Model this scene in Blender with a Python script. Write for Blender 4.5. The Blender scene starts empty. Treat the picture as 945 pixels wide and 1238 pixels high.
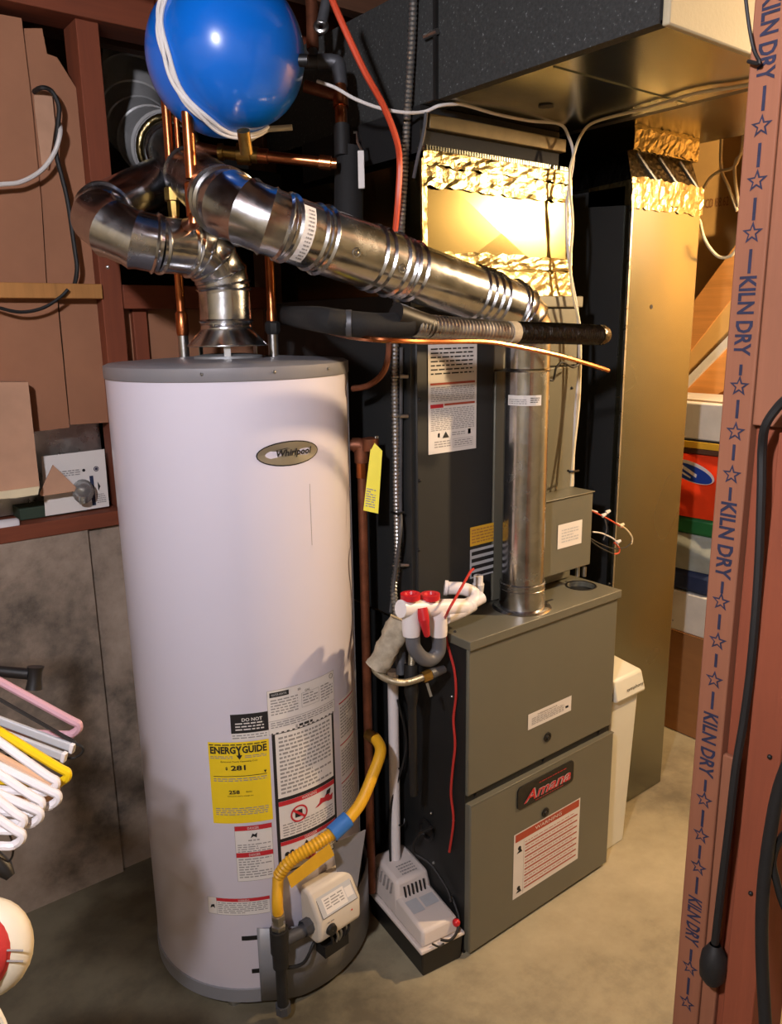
import bpy, bmesh, math, random
from mathutils import Vector as V, Matrix, geometry
random.seed(7)
S = bpy.context.scene
COL = S.collection
# ---------------------------------------------------------------- camera
F_PX, CX, CY = 959.1, 472.5, 619.0
PITCH, ROLL, YAW = math.radians(13.296), math.radians(-0.884), math.radians(52.007)
CAM = V((0, 0, 1.55))
_F = V((math.cos(YAW), math.sin(YAW), 0)); _R = V((math.sin(YAW), -math.cos(YAW), 0)); _U = V((0, 0, 1))
FW = _F*math.cos(PITCH) - _U*math.sin(PITCH)
_up = _F*math.sin(PITCH) + _U*math.cos(PITCH)
RT = _R*math.cos(ROLL) + _up*math.sin(ROLL)
UP = -_R*math.sin(ROLL) + _up*math.cos(ROLL)
cd = bpy.data.cameras.new('camera'); cam = bpy.data.objects.new('camera', cd); COL.objects.link(cam)
cd.sensor_fit = 'HORIZONTAL'; cd.sensor_width = 36; cd.lens = F_PX*36/945; cd.clip_start = .05
cam.matrix_world = Matrix(((RT.x, UP.x, -FW.x, CAM.x), (RT.y, UP.y, -FW.y, CAM.y), (RT.z, UP.z, -FW.z, CAM.z), (0, 0, 0, 1)))
S.camera = cam
# ---------------------------------------------------------------- world, exposure
w = bpy.data.worlds.new('world'); S.world = w; w.use_nodes = True
w.node_tree.nodes['Background'].inputs[0].default_value = (.8, .85, 1, 1)
w.node_tree.nodes['Background'].inputs[1].default_value = 0.01
S.view_settings.view_transform = 'Standard'; S.view_settings.look = 'None'
S.view_settings.gamma = 1; S.view_settings.use_curve_mapping = False
S.view_settings.exposure = 0.0
WARM_POS, WARM_COL, WARM_STR = V((2.5, .45, 2.04)), (1, .70, .39), 3050
COOL_POS, COOL_COL, COOL_STR = V((-.46, .14, 2.12)), (.96, .93, 1.0), 1380

# ---------------------------------------------------------------- measuring: real points from the calibrated view
def ray(x, y): return RT*((x-CX)/F_PX) - UP*((y-CY)/F_PX) + FW
def at(x, y, X=None, Y=None, Z=None, D=None):
    d = ray(x, y)
    if D is not None: return CAM + d*D
    t = (Z-CAM.z)/d.z if Z is not None else (X-CAM.x)/d.x if X is not None else (Y-CAM.y)/d.y
    return CAM + d*t
HC, HR = V((.829, 1.642, 0)), .264
def cyl(x, y, R=HR):
    d = ray(x, y); a = d.x**2+d.y**2; b = -(d.x*HC.x+d.y*HC.y); c = HC.x**2+HC.y**2-R*R
    t = (-b-math.sqrt(max(0, b*b-a*c)))/a; p = CAM+d*t
    return math.atan2(p.y-HC.y, p.x-HC.x) % (2*math.pi), p.z

# ---------------------------------------------------------------- materials
MATS = {}
def new_mat(name):
    m = bpy.data.materials.new(name); m.use_nodes = True; MATS[name] = m
    nt = m.node_tree; return m, nt, nt.nodes['Principled BSDF']
def node(nt, t, **k):
    n = nt.nodes.new(t)
    for a, b in k.items():
        if a.startswith('i_'): n.inputs[a[2:].replace('_', ' ')].default_value = b
        else: setattr(n, a, b)
    return n
def lin(c): return tuple((x/12.92 if x <= .04045 else ((x+.055)/1.055)**2.4) for x in c)
def hexc(h): return lin(tuple(int(h[i:i+2], 16)/255 for i in (0, 2, 4)))
def coords(nt, scale=(1, 1, 1)):
    tc = node(nt, 'ShaderNodeTexCoord'); mp = node(nt, 'ShaderNodeMapping'); mp.inputs['Scale'].default_value = scale
    nt.links.new(tc.outputs['Object'], mp.inputs['Vector']); return mp.outputs['Vector']
def noise(nt, vec, scale, detail=4, rough=.6, dist=0):
    n = node(nt, 'ShaderNodeTexNoise'); n.inputs['Scale'].default_value = scale; n.inputs['Detail'].default_value = detail
    n.inputs['Roughness'].default_value = rough; n.inputs['Distortion'].default_value = dist
    nt.links.new(vec, n.inputs['Vector']); return n.outputs['Fac']
def ramp(nt, fac, stops):
    r = node(nt, 'ShaderNodeValToRGB'); e = r.color_ramp.elements
    while len(e) < len(stops): e.new(.5)
    for i, (p, c) in enumerate(stops): e[i].position = p; e[i].color = (*c, 1) if len(c) == 3 else c
    nt.links.new(fac, r.inputs[0]); return r.outputs[0]
def bump(nt, b, fac, strength, dist=.002):
    n = node(nt, 'ShaderNodeBump'); n.inputs['Strength'].default_value = strength; n.inputs['Distance'].default_value = dist
    nt.links.new(fac, n.inputs['Height']); nt.links.new(n.outputs[0], b.inputs['Normal']); return n
def scl(c, k): return tuple(min(1, x*k) for x in c)
def plain(name, h, rough=.5, metal=0, var=.1, vs=8, bs=0, bscale=60, coat=0, emit=None, stretch=(1, 1, 1)):
    m, nt, b = new_mat(name); c = hexc(h); v = coords(nt, stretch)
    col = ramp(nt, noise(nt, v, vs), [(.3, scl(c, 1-var)), (.7, scl(c, 1+var))])
    nt.links.new(col, b.inputs['Base Color']); b.inputs['Roughness'].default_value = rough; b.inputs['Metallic'].default_value = metal
    if coat: b.inputs['Coat Weight'].default_value = coat; b.inputs['Coat Roughness'].default_value = .1
    if bs: bump(nt, b, noise(nt, v, bscale), bs)
    if emit: b.inputs['Emission Color'].default_value = (*emit[0], 1); b.inputs['Emission Strength'].default_value = emit[1]
    return m
def galv(name, h, r0=.22, r1=.42, vs=14, bs=.15, dents=.25, vor=.25, met=1, con=(.78, 1.1)):
    m, nt, b = new_mat(name); c = hexc(h); v = coords(nt)
    vo = node(nt, 'ShaderNodeTexVoronoi'); vo.inputs['Scale'].default_value = 55; nt.links.new(v, vo.inputs['Vector'])
    n1 = noise(nt, v, vs, 6)
    mx = node(nt, 'ShaderNodeMix'); mx.inputs[0].default_value = vor
    nt.links.new(n1, mx.inputs[2]); nt.links.new(vo.outputs['Color'], mx.inputs[3])
    nt.links.new(ramp(nt, mx.outputs[0], [(.3, scl(c, con[0])), (.7, scl(c, con[1]))]), b.inputs['Base Color'])
    nt.links.new(ramp(nt, noise(nt, v, 22, 5), [(.3, (r0,)*3), (.7, (r1,)*3)]), b.inputs['Roughness'])
    b.inputs['Metallic'].default_value = met
    bn = bump(nt, b, noise(nt, v, 5, 0), dents, .02)
    if bs < .04: return m
    b2 = node(nt, 'ShaderNodeBump'); b2.inputs['Strength'].default_value = bs; b2.inputs['Distance'].default_value = .001
    nt.links.new(noise(nt, v, 120), b2.inputs['Height']); nt.links.new(bn.outputs[0], b2.inputs['Normal']); nt.links.new(b2.outputs[0], b.inputs['Normal'])
    return m
def foil(name, h, scale=45):
    m, nt, b = new_mat(name); c = hexc(h); v = coords(nt)
    vo = node(nt, 'ShaderNodeTexVoronoi'); vo.inputs['Scale'].default_value = scale; vo.feature = 'F1'
    nt.links.new(v, vo.inputs['Vector'])
    b.inputs['Base Color'].default_value = (*c, 1); b.inputs['Metallic'].default_value = 1; b.inputs['Roughness'].default_value = .28
    n = bump(nt, b, vo.outputs['Distance'], .3, .006)
    b2 = node(nt, 'ShaderNodeBump'); b2.inputs['Strength'].default_value = .5; b2.inputs['Distance'].default_value = .004
    nt.links.new(noise(nt, v, 60, 5), b2.inputs['Height']); nt.links.new(n.outputs[0], b2.inputs['Normal']); nt.links.new(b2.outputs[0], b.inputs['Normal'])
    return m
def wood(name, h, axis='Z', var=.22, rough=.75):
    m, nt, b = new_mat(name); c = hexc(h)
    st = {'Z': (22, 22, 1.2), 'X': (1.2, 22, 22), 'Y': (22, 1.2, 22)}[axis]
    v = coords(nt, st); v2 = coords(nt)
    g = noise(nt, v, 2.2, 6, .65, .6); k = noise(nt, v2, 3, 3)
    ad = node(nt, 'ShaderNodeMath', operation='ADD'); nt.links.new(g, ad.inputs[0]); nt.links.new(k, ad.inputs[1])
    ml = node(nt, 'ShaderNodeMath', operation='MULTIPLY'); nt.links.new(ad.outputs[0], ml.inputs[0]); ml.inputs[1].default_value = .5
    nt.links.new(ramp(nt, ml.outputs[0], [(.36, scl(c, 1-var)), (.5, c), (.66, scl(c, 1+var))]), b.inputs['Base Color'])
    b.inputs['Roughness'].default_value = rough; bump(nt, b, g, .25); return m
def concrete(name, h1, h2, h3, s=2.2, rough=.85, bs=.35, gloss=None):
    m, nt, b = new_mat(name); v = coords(nt)
    a = noise(nt, v, s, 8, .62, .3); d = noise(nt, v, s*9, 6, .7)
    ad = node(nt, 'ShaderNodeMath', operation='MULTIPLY_ADD'); nt.links.new(d, ad.inputs[0]); ad.inputs[1].default_value = .3
    nt.links.new(a, ad.inputs[2])
    nt.links.new(ramp(nt, ad.outputs[0], [(.48, hexc(h1)), (.64, hexc(h2)), (.82, hexc(h3))]), b.inputs['Base Color'])
    b.inputs['Roughness'].default_value = rough
    if gloss: nt.links.new(ramp(nt, a, [(.35, (gloss[0],)*3), (.65, (gloss[1],)*3)]), b.inputs['Roughness'])
    bump(nt, b, d, bs, .004); return m

galv('galvanized', 'c9c9c6'); galv('galvanized_pipe', 'c4c5c8', .14, .3, 10, .1, .22)
def sheet(name, h, r0, r1, dents):
    m, nt, b = new_mat(name); c = hexc(h); v = coords(nt)
    nt.links.new(ramp(nt, noise(nt, v, 1.6, 1), [(.3, scl(c, .9)), (.7, scl(c, 1.06))]), b.inputs['Base Color'])
    nt.links.new(ramp(nt, noise(nt, v, 2.5, 1), [(.3, (r0,)*3), (.7, (r1,)*3)]), b.inputs['Roughness'])
    b.inputs['Metallic'].default_value = 1; bump(nt, b, noise(nt, v, 3.5, 0), dents, .02); return m
sheet('galvanized_duct', '8d8e82', .17, .30, .14); sheet('plenum_metal', '74663f', .20, .27, .3); galv('old_galvanized', 'a4a6a8', .42, .6, met=.55)
foil('foil_tape', 'a3946a', 50); foil('black_foil', '4a4742', 80)
plain('white_enamel', 'd2cdda', .32, 0, .015, 3, coat=.3)
plain('grey_enamel', '7f8085', .42, 0, .05, 5); plain('lid_grey', '8c8b90', .38, .25, .08, 6)
plain('furnace_grey', '69675a', .42, .15, .05, 3, .08, 300); plain('furnace_black', '1d1e1e', .5, .1, .12, 5, .05, 200)
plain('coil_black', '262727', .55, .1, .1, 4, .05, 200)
plain('black_plastic', '111112', .45); plain('black_rubber', '161515', .6, 0, .15, 30, .2, 80)
plain('dull_galvanized', 'b4b4b4', .45, .35, .12, 12); plain('dull_brown', '6b5c3e', .5, .5, .2, 14); plain('dark_metal', '2c2b2a', .5, .6, .2, 20); plain('iron_pipe', '2a2928', .55, .4, .25, 25, .2, 90)
plain('grey_iron', '55565a', .5, .5, .15, 25, .2, 90)
plain('copper', 'b96f45', .3, 1, .3, 18); plain('old_copper', '7a4a34', .5, .7, .3, 25); plain('bright_copper', 'd98a58', .25, 1, .15, 18)
plain('brass', 'a98a4d', .35, 1, .25, 25); plain('braid', 'b3a88f', .42, .8, .25, 60); plain('steel', 'b4b4b2', .3, 1, .12, 30); plain('conduit_steel', 'a5a5a3', .35, .9, .15, 30)
plain('blue_enamel', '0560c0', .28, 0, .04, 4, coat=.6); plain('white_cable', 'cfcac6', .5, 0, .05)
plain('cream_cable', 'd8c9a6', .5); plain('orange_tube', 'c4472a', .45, 0, .08); plain('red_plastic', 'c2202a', .35, 0, .06)
plain('red_wire', 'b82f2a', .45); plain('pvc', 'e2dcdc', .35, 0, .03); plain('grey_pvc', '5a5b60', .45)
plain('yellow_hose', 'd9a21e', .45, 0, .1, 20); plain('blue_tape', '2f6db8', .55, 0, .12, 25, .3, 60)
plain('yellow_paper', 'e8c81c', .6, 0, .03); plain('yellow_tag', 'e6d800', .5, 0, .05)
plain('white_paper', 'd9d4cf', .6, 0, .02); plain('cream_plastic', 'd6cbc4', .42, 0, .03); plain('beige_plastic', 'cdc3b4', .45, 0, .05)
plain('ink', '1b1a1c', .6, 0, 0); plain('ink_grey', '8e8a88', .7, 0, .1, 200); plain('ink_red', 'b8232e', .6, 0, .05)
plain('ink_brick', 'a8452e', .6, 0, .05); plain('ink_blue', '22233c', .8, 0, .3, 90); plain('silver_ink', 'b4b6ba', .5)
plain('badge_silver', 'b9b4a4', .35, .8, .05); plain('foam', 'a59a86', .8, 0, .3, 40, .6, 60)
plain('bulb', 'fff2d8', .3, emit=(WARM_COL, WARM_STR)); plain('cool_bulb', 'ffffff', .3, emit=(COOL_COL, COOL_STR))
plain('porcelain', 'd8d4cc', .3)
plain('bin_white', 'd4d2c4', .4, 0, .03); plain('wall_cream', 'b3a98c', .7, 0, .05, 6, .3, 120)
plain('cardboard', '9a6a3c', .85, 0, .08, 6, .15, 60, stretch=(1, 1, 4)); plain('wall_board', '96674b', .85, 0, .1, 5, .2, 40)
plain('pale_board', 'b98f73', .85, 0, .15, 6, .2, 40); plain('tan_panel', 'cda25e', .8, 0, .1, 5)
plain('white_box', 'd5d0c6', .6); plain('navy', '1d2a4a', .7); plain('grey_bag', '9da39c', .4, 0, .15, 12, .8, 14)
plain('green_cloth', '14602f', .6); plain('orange_bag', 'e8401a', .35, 0, .08, 10, .5, 18); plain('bag_blue', '1d3f9c', .4); plain('bag_white', 'e0d8d6', .4)
plain('box_yellow', 'd9a92c', .6); plain('pink_plastic', 'c59aa4', .35); plain('yellow_plastic', 'e8c414', .35); plain('white_plastic', 'dedadc', .35)
plain('peach_plastic', 'd0a888', .35); plain('red_canvas', 'b02a2c', .8, 0, .1, 30, .4, 200); plain('cream_rubber', 'd8cdb4', .5)
plain('insulation', '0d0d0e', .8, 0, .1, 30, .3, 80); plain('carton_green', '28382a', .7)
def speck():
    m, nt, b = new_mat('duct_liner'); v = coords(nt)
    nt.links.new(ramp(nt, noise(nt, v, 170, 2), [(.3, hexc('262726')), (.66, hexc('333433')), (.74, hexc('68696a'))]), b.inputs['Base Color'])
    b.inputs['Roughness'].default_value = .9; bump(nt, b, noise(nt, v, 60, 4), .4)
speck()
m, nt, b = new_mat('clear_plastic'); b.inputs['Base Color'].default_value = (.9, .93, .95, 1); b.inputs['Roughness'].default_value = .08
b.inputs['Transmission Weight'].default_value = .9; b.inputs['IOR'].default_value = 1.2
m, nt, b = new_mat('clear_glass'); b.inputs['Base Color'].default_value = (1, 1, 1, 1); b.inputs['Roughness'].default_value = .02
b.inputs['Transmission Weight'].default_value = 1.0; b.inputs['IOR'].default_value = 1.45
wood('red_wood', '74381f'); wood('red_wood_x', '74381f', 'X'); wood('pink_wood', '8c583e', var=.12); wood('side_wood', '844228', var=.15); wood('orange_wood', 'a8743c', 'Z'); wood('joist_wood', '5a3a26', 'X')
wood('stringer_wood', 'c98a45', 'Y')
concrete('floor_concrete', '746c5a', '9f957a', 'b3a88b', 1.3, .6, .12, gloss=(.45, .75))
def paint_floor_shade():      # shade left of the heater darkened into the slab colour, with a ragged edge
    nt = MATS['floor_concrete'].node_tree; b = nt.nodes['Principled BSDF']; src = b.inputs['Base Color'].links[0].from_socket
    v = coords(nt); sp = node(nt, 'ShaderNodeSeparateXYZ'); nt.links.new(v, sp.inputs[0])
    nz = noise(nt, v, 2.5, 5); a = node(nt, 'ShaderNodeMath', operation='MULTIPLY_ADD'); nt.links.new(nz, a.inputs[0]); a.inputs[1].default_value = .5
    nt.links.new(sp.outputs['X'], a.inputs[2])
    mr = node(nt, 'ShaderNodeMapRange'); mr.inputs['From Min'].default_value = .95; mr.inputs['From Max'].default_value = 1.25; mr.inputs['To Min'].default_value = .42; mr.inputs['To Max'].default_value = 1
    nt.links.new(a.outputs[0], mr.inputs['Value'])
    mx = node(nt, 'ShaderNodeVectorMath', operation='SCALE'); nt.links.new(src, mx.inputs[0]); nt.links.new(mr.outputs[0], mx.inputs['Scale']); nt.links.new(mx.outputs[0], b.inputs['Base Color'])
paint_floor_shade()
concrete('wall_concrete', '5c534a', '918172', 'ab9a8a', 2.6, .9, .5)
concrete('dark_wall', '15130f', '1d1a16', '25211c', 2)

# ---------------------------------------------------------------- mesh builder
ORG = {}
class MB:
    def __init__(s): s.v = []; s.f = []; s.m = []
    def add(s, vs, fs, mi=0):
        o = len(s.v); s.v += [V(p) for p in vs]; s.f += [tuple(i+o for i in f) for f in fs]; s.m += [mi]*len(fs); return s
    def box(s, x0, x1, y0, y1, z0, z1, mi=0):
        return s.add([(x, y, z) for z in (z0, z1) for y in (y0, y1) for x in (x0, x1)],
                     [(0, 2, 3, 1), (4, 5, 7, 6), (0, 1, 5, 4), (2, 6, 7, 3), (0, 4, 6, 2), (1, 3, 7, 5)], mi)
    def obox(s, c, ax, ay, az, sx, sy, sz, mi=0):
        c = V(c); ax, ay, az = V(ax).normalized(), V(ay).normalized(), V(az).normalized()
        return s.add([c+ax*(i*sx/2)+ay*(j*sy/2)+az*(k*sz/2) for k in (-1, 1) for j in (-1, 1) for i in (-1, 1)],
                     [(0, 2, 3, 1), (4, 5, 7, 6), (0, 1, 5, 4), (2, 6, 7, 3), (0, 4, 6, 2), (1, 3, 7, 5)], mi)
    def beam(s, a, b_, up, w, t, mi=0):      # w along up x dir, t along up
        a, b_ = V(a), V(b_); d = (b_-a); up = V(up); sd = d.cross(up).normalized(); up = sd.cross(d).normalized()
        return s.obox((a+b_)/2, d, sd, up, d.length, w, t, mi)
    def sweep(s, pts, rad, seg=12, caps=True, mi=0, sq=None):
        pts = [V(p) for p in pts]; n = len(pts)
        if not hasattr(rad, '__len__'): rad = [rad]*n
        tg = []
        for i in range(n):
            a = (pts[i]-pts[i-1]).normalized() if i else None
            c = (pts[i+1]-pts[i]).normalized() if i < n-1 else None
            tg.append((a or c) if (a is None or c is None) else ((a+c).normalized() if (a+c).length > 1e-6 else a))
        ref = V((0, 0, 1)) if abs(tg[0].z) < .9 else V((1, 0, 0))
        u = tg[0].cross(ref).normalized(); o = len(s.v)
        for i in range(n):
            if i: u = (u - tg[i]*u.dot(tg[i])).normalized()
            w_ = tg[i].cross(u); k = 1.0
            if 0 < i < n-1:
                c_ = max(.4, (pts[i]-pts[i-1]).normalized().dot(tg[i])); 
            else: c_ = 1
            for j in range(seg):
                a = 2*math.pi*j/seg; off = u*math.cos(a)+w_*math.sin(a)
                s.v.append(pts[i]+off*rad[i])
        for i in range(n-1):
            for j in range(seg):
                a = o+i*seg+j; b_ = o+i*seg+(j+1) % seg
                s.f.append((a, b_, b_+seg, a+seg)); s.m.append(mi)
        if caps:
            s.f.append(tuple(o+j for j in range(seg))[::-1]); s.m.append(mi)
            s.f.append(tuple(o+(n-1)*seg+j for j in range(seg))); s.m.append(mi)
        return s
    def cyl(s, a, b_, r, seg=16, mi=0, r2=None): return s.sweep([a, b_], [r, r if r2 is None else r2], seg, True, mi)
    def lathe(s, prof, o, axis=(0, 0, 1), seg=32, mi=0, a0=0, a1=2*math.pi, x0=None):
        o = V(o); ax = V(axis).normalized(); x = V(x0) if x0 else (V((1, 0, 0)) if abs(ax.x) < .9 else V((0, 1, 0)))
        x = (x-ax*x.dot(ax)).normalized(); y = ax.cross(x); full = abs(a1-a0-2*math.pi) < 1e-6
        n = seg if full else seg+1; b0 = len(s.v)
        for r, z in prof:
            for j in range(n):
                a = a0+(a1-a0)*j/seg; s.v.append(o+ax*z+(x*math.cos(a)+y*math.sin(a))*r)
        for i in range(len(prof)-1):
            for j in range(seg):
                a = b0+i*n+j; b_ = b0+i*n+(j+1) % n
                s.f.append((a, b_, b_+n, a+n)); s.m.append(mi)
        return s
    def torus(s, c, axis, R, r, seg=24, sg=8, mi=0):
        prof = [(R+r*math.cos(t*2*math.pi/sg), r*math.sin(t*2*math.pi/sg)) for t in range(sg+1)]
        return s.lathe(prof[::-1], c, axis, seg, mi)
    def ball(s, c, r, seg=16, mi=0, sc=(1, 1, 1)):
        o = len(s.v); s.lathe([(max(1e-5, r*math.sin(math.pi*t/10)), -r*math.cos(math.pi*t/10)) for t in range(11)], (0, 0, 0), (0, 0, 1), seg, mi)
        for i in range(o, len(s.v)): q = s.v[i]; s.v[i] = V(c)+V((q.x*sc[0], q.y*sc[1], q.z*sc[2]))
        return s
    def build(s, name, mats, parent=None, smooth=True, bevel=0, org=None, bseg=2, solid=0):
        if org is None: org = ORG[parent.name] if parent else V((0, 0, 0))
        me = bpy.data.meshes.new(name); me.from_pydata([tuple(p-org) for p in s.v], [], s.f)
        for q in (mats if isinstance(mats, (list, tuple)) else [mats]): me.materials.append(MATS[q])
        me.polygons.foreach_set('material_index', s.m); me.polygons.foreach_set('use_smooth', [smooth]*len(s.f))
        bm = bmesh.new(); bm.from_mesh(me); bmesh.ops.remove_doubles(bm, verts=bm.verts, dist=1e-6)
        if smooth or True: bmesh.ops.recalc_face_normals(bm, faces=bm.faces)
        for e in bm.edges:
            if len(e.link_faces) == 2 and e.calc_face_angle(0) > math.radians(38): e.smooth = False
        bm.to_mesh(me); bm.free()
        o = bpy.data.objects.new(name, me); COL.objects.link(o)
        if parent: o.parent = parent
        else: o.location = org
        ORG[o.name] = org
        if solid: md = o.modifiers.new('solid', 'SOLIDIFY'); md.thickness = solid
        if bevel:
            md = o.modifiers.new('bevel', 'BEVEL'); md.width = bevel; md.segments = bseg; md.limit_method = 'ANGLE'; md.angle_limit = .7
        return o
def thing(name, label, cat, org=(0, 0, 0), group=None):
    o = bpy.data.objects.new(name, None); COL.objects.link(o); o.location = org; o.empty_display_size = .05
    ORG[o.name] = V(org); return tag(o, label, cat, group)
def tag(o, label, cat, group=None):
    o['label'] = label; o['category'] = cat
    if group: o['group'] = group
    return o
def struct(o): o['kind'] = 'structure'; return o
def box(name, mat, parent, x0, x1, y0, y1, z0, z1, bevel=0, org=None): return MB().box(x0, x1, y0, y1, z0, z1).build(name, mat, parent, smooth=bool(bevel), bevel=bevel, org=org)
def curve(pts, n=6, closed=False):
    P = [V(p) for p in pts]; out = []
    for i in range(len(P)-1):
        p0 = P[max(i-1, 0)]; p1 = P[i]; p2 = P[i+1]; p3 = P[min(i+2, len(P)-1)]
        for k in range(n):
            t = k/n; out.append(.5*((2*p1)+(p2-p0)*t+(2*p0-5*p1+4*p2-p3)*t*t+(3*p1-p0-3*p2+p3)*t**3))
    return out+[P[-1]]
def tube(name, mat, parent, pts, r, seg=8, n=6, org=None):
    return MB().sweep(curve(pts, n) if n else pts, r, seg).build(name, mat, parent, org=org)
def corrug(pts, r, pitch, amp, seg=12):          # ribbed sweep
    P = curve(pts, 12); L = [0]
    for i in range(1, len(P)): L.append(L[-1]+(P[i]-P[i-1]).length)
    out = []; rad = []; n = max(2, int(L[-1]/pitch)*2); j = 0
    for k in range(n+1):
        t = L[-1]*k/n
        while j < len(L)-2 and L[j+1] < t: j += 1
        f = (t-L[j])/max(1e-9, L[j+1]-L[j]); out.append(P[j].lerp(P[j+1], f)); rad.append(r+(amp if k % 2 else -amp))
    return MB().sweep(out, rad, seg)

# ---------------------------------------------------------------- print and lettering
_gl = {}
def glyph(txt, bold=0, shear=0):
    key = (txt, bold, shear)
    if key in _gl: return _gl[key]
    cu = bpy.data.curves.new('text', 'FONT'); cu.body = txt; cu.size = 1; cu.resolution_u = 2; cu.offset = bold; cu.shear = shear; cu.fill_mode = 'BOTH'
    ob = bpy.data.objects.new('text', cu); COL.objects.link(ob); bpy.context.view_layer.update()
    me = ob.evaluated_get(bpy.context.evaluated_depsgraph_get()).to_mesh()
    vs = [(p.co.x, p.co.y) for p in me.vertices]; fs = [tuple(p.vertices) for p in me.polygons]
    bpy.data.objects.remove(ob); bpy.data.curves.remove(cu)
    x0 = min(a for a, b_ in vs); x1 = max(a for a, b_ in vs); y0 = min(b_ for a, b_ in vs); y1 = max(b_ for a, b_ in vs)
    vs = [((a-x0)/(x1-x0), (b_-y0)/(y1-y0)) for a, b_ in vs]; _gl[key] = (vs, fs, (x1-x0)/(y1-y0)); return _gl[key]
class Decal:
    def __init__(s, fn, off=.0006): s.fn = fn; s.mb = MB(); s.mats = []; s.off = off
    def mi(s, m):
        if m not in s.mats: s.mats.append(m)
        return s.mats.index(m)
    def poly(s, pts, m, layer=1):
        return s.mb.add([s.fn(u, v, s.off*layer) for u, v in pts], [tuple(range(len(pts)))], s.mi(m))
    def rect(s, u0, v0, u1, v1, m, layer=1):
        n = max(1, int(abs(u1-u0)/.012)); vs = []; fs = []
        for i in range(n+1):
            u = u0+(u1-u0)*i/n; vs += [s.fn(u, v0, s.off*layer), s.fn(u, v1, s.off*layer)]
        for i in range(n): fs.append((2*i, 2*i+2, 2*i+3, 2*i+1))
        s.mb.add(vs, fs, s.mi(m))
    def frame(s, u0, v0, u1, v1, t, m, layer=2):
        s.rect(u0, v0, u1, v0+t, m, layer); s.rect(u0, v1-t, u1, v1, m, layer); s.rect(u0, v0, u0+t, v1, m, layer); s.rect(u1-t, v0, u1, v1, m, layer)
    def text(s, t, u, v, h, m, w_=None, layer=3, bold=0, shear=0):
        vs, fs, asp = glyph(t, bold, shear); w_ = w_ or h*asp
        s.mb.add([s.fn(u+a*w_, v+b_*h, s.off*layer) for a, b_ in vs], fs, s.mi(m))
    def lines(s, u0, v0, u1, v1, n, m='ink_grey', layer=2, fill=.42, word=.012, full=.9):
        dv = (v1-v0)/n
        for i in range(n):
            v = v0+dv*(i+.3); u = u0; end = u0+(u1-u0)*(1 if random.random() < full else random.uniform(.5, .9))
            while u < end-1e-4:
                l = min(random.uniform(.4, 1.3)*word, end-u); s.rect(u, v, u+l, v+dv*fill, m, layer); u += l+word*.22
    def ring(s, cu, cv, R, r, m, layer=3, n=24):
        for i in range(n):
            a, b_ = 2*math.pi*i/n, 2*math.pi*(i+1)/n
            s.poly([(cu+R*math.cos(a), cv+R*math.sin(a)), (cu+R*math.cos(b_), cv+R*math.sin(b_)), (cu+r*math.cos(b_), cv+r*math.sin(b_)), (cu+r*math.cos(a), cv+r*math.sin(a))], m, layer)
    def disc(s, cu, cv, ru, rv, m, layer=1, n=28):
        c = s.fn(cu, cv, s.off*layer); vs = [c]+[s.fn(cu+ru*math.cos(2*math.pi*i/n), cv+rv*math.sin(2*math.pi*i/n), s.off*layer) for i in range(n)]
        s.mb.add(vs, [(0, 1+i, 1+(i+1) % n) for i in range(n)], s.mi(m))
    def build(s, name, parent): return s.mb.build(name, s.mats, parent, smooth=False)
def on_plane(o, du, dv, dn):
    o, du, dv, dn = V(o), V(du), V(dv), V(dn); return lambda u, v, h: o+du*u+dv*v+dn*h
def on_heater(th0, z0, R=HR): return lambda u, v, h: HC+V(((R+h)*math.cos(th0+u/R), (R+h)*math.sin(th0+u/R), z0+v))
XA, YA, ZA = V((1, 0, 0)), V((0, 1, 0)), V((0, 0, 1))

# ================================================================ SETTING
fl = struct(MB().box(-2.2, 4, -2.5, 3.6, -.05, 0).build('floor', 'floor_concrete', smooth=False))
ce = struct(box('ceiling', 'joist_wood', None, -2.2, 4, -2.5, 3.6, 2.52, 2.56))
for i in range(10):
    box('joist', 'joist_wood', ce, -2.2, 4, -2.3+i*.58, -2.26+i*.58, 2.30, 2.52)
for nme, d in (('wall_front', (-2.2, 4, -2.55, -2.5)), ('wall_left', (-2.25, -2.2, -2.5, 3.6)), ('wall_far', (-2.2, 4, 3.6, 3.65)), ('wall_stairs', (4, 4.05, -2.5, 3.6))):
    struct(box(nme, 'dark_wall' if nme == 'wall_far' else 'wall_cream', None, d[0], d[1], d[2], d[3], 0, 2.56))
WY = 2.089
wb = MB(); wb.box(-2.2, .617, WY, WY+.2, 0, 1.035); wb.box(.617, 4, WY+.012, WY+.2, 0, 1.035)
wb = struct(wb.build('wall_back', 'wall_concrete', smooth=False))
box('sill_plate', 'red_wood_x', wb, -2.2, 4, WY-.004, WY+.14, 1.036, 1.075, .002)
def stud(x0, x1, z0, z1, y0=WY, y1=WY+.09, m='red_wood'): return box('stud', m, wb, x0, x1, y0, y1, z0, z1, .002)
stud(.712, .766, 1.076, 2.262, WY-.002); stud(-.45, -.41, 1.076, 2.262); stud(.10, .14, 1.076, 2.262, WY+.015)
stud(1.20, 1.24, 1.076, 2.262, m='joist_wood'); stud(1.75, 1.79, 1.076, 2.262, m='joist_wood'); stud(.80, .838, 1.076, 1.62, WY+.03, WY+.12)  # joist_wood studs: darker wood puts the shade behind the furnace into the colour
box('top_plate', 'red_wood_x', wb, -2.2, 4, WY-.02, WY+.09, 2.262, 2.42, .002)
box('blocking', 'orange_wood', wb, .14, .712, WY-.012, WY+.06, 1.624, 1.660, .002)
box('blocking', 'red_wood_x', wb, .768, 1.198, WY+.0, WY+.06, 1.60, 1.66, .002)
PY = WY+.028
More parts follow.
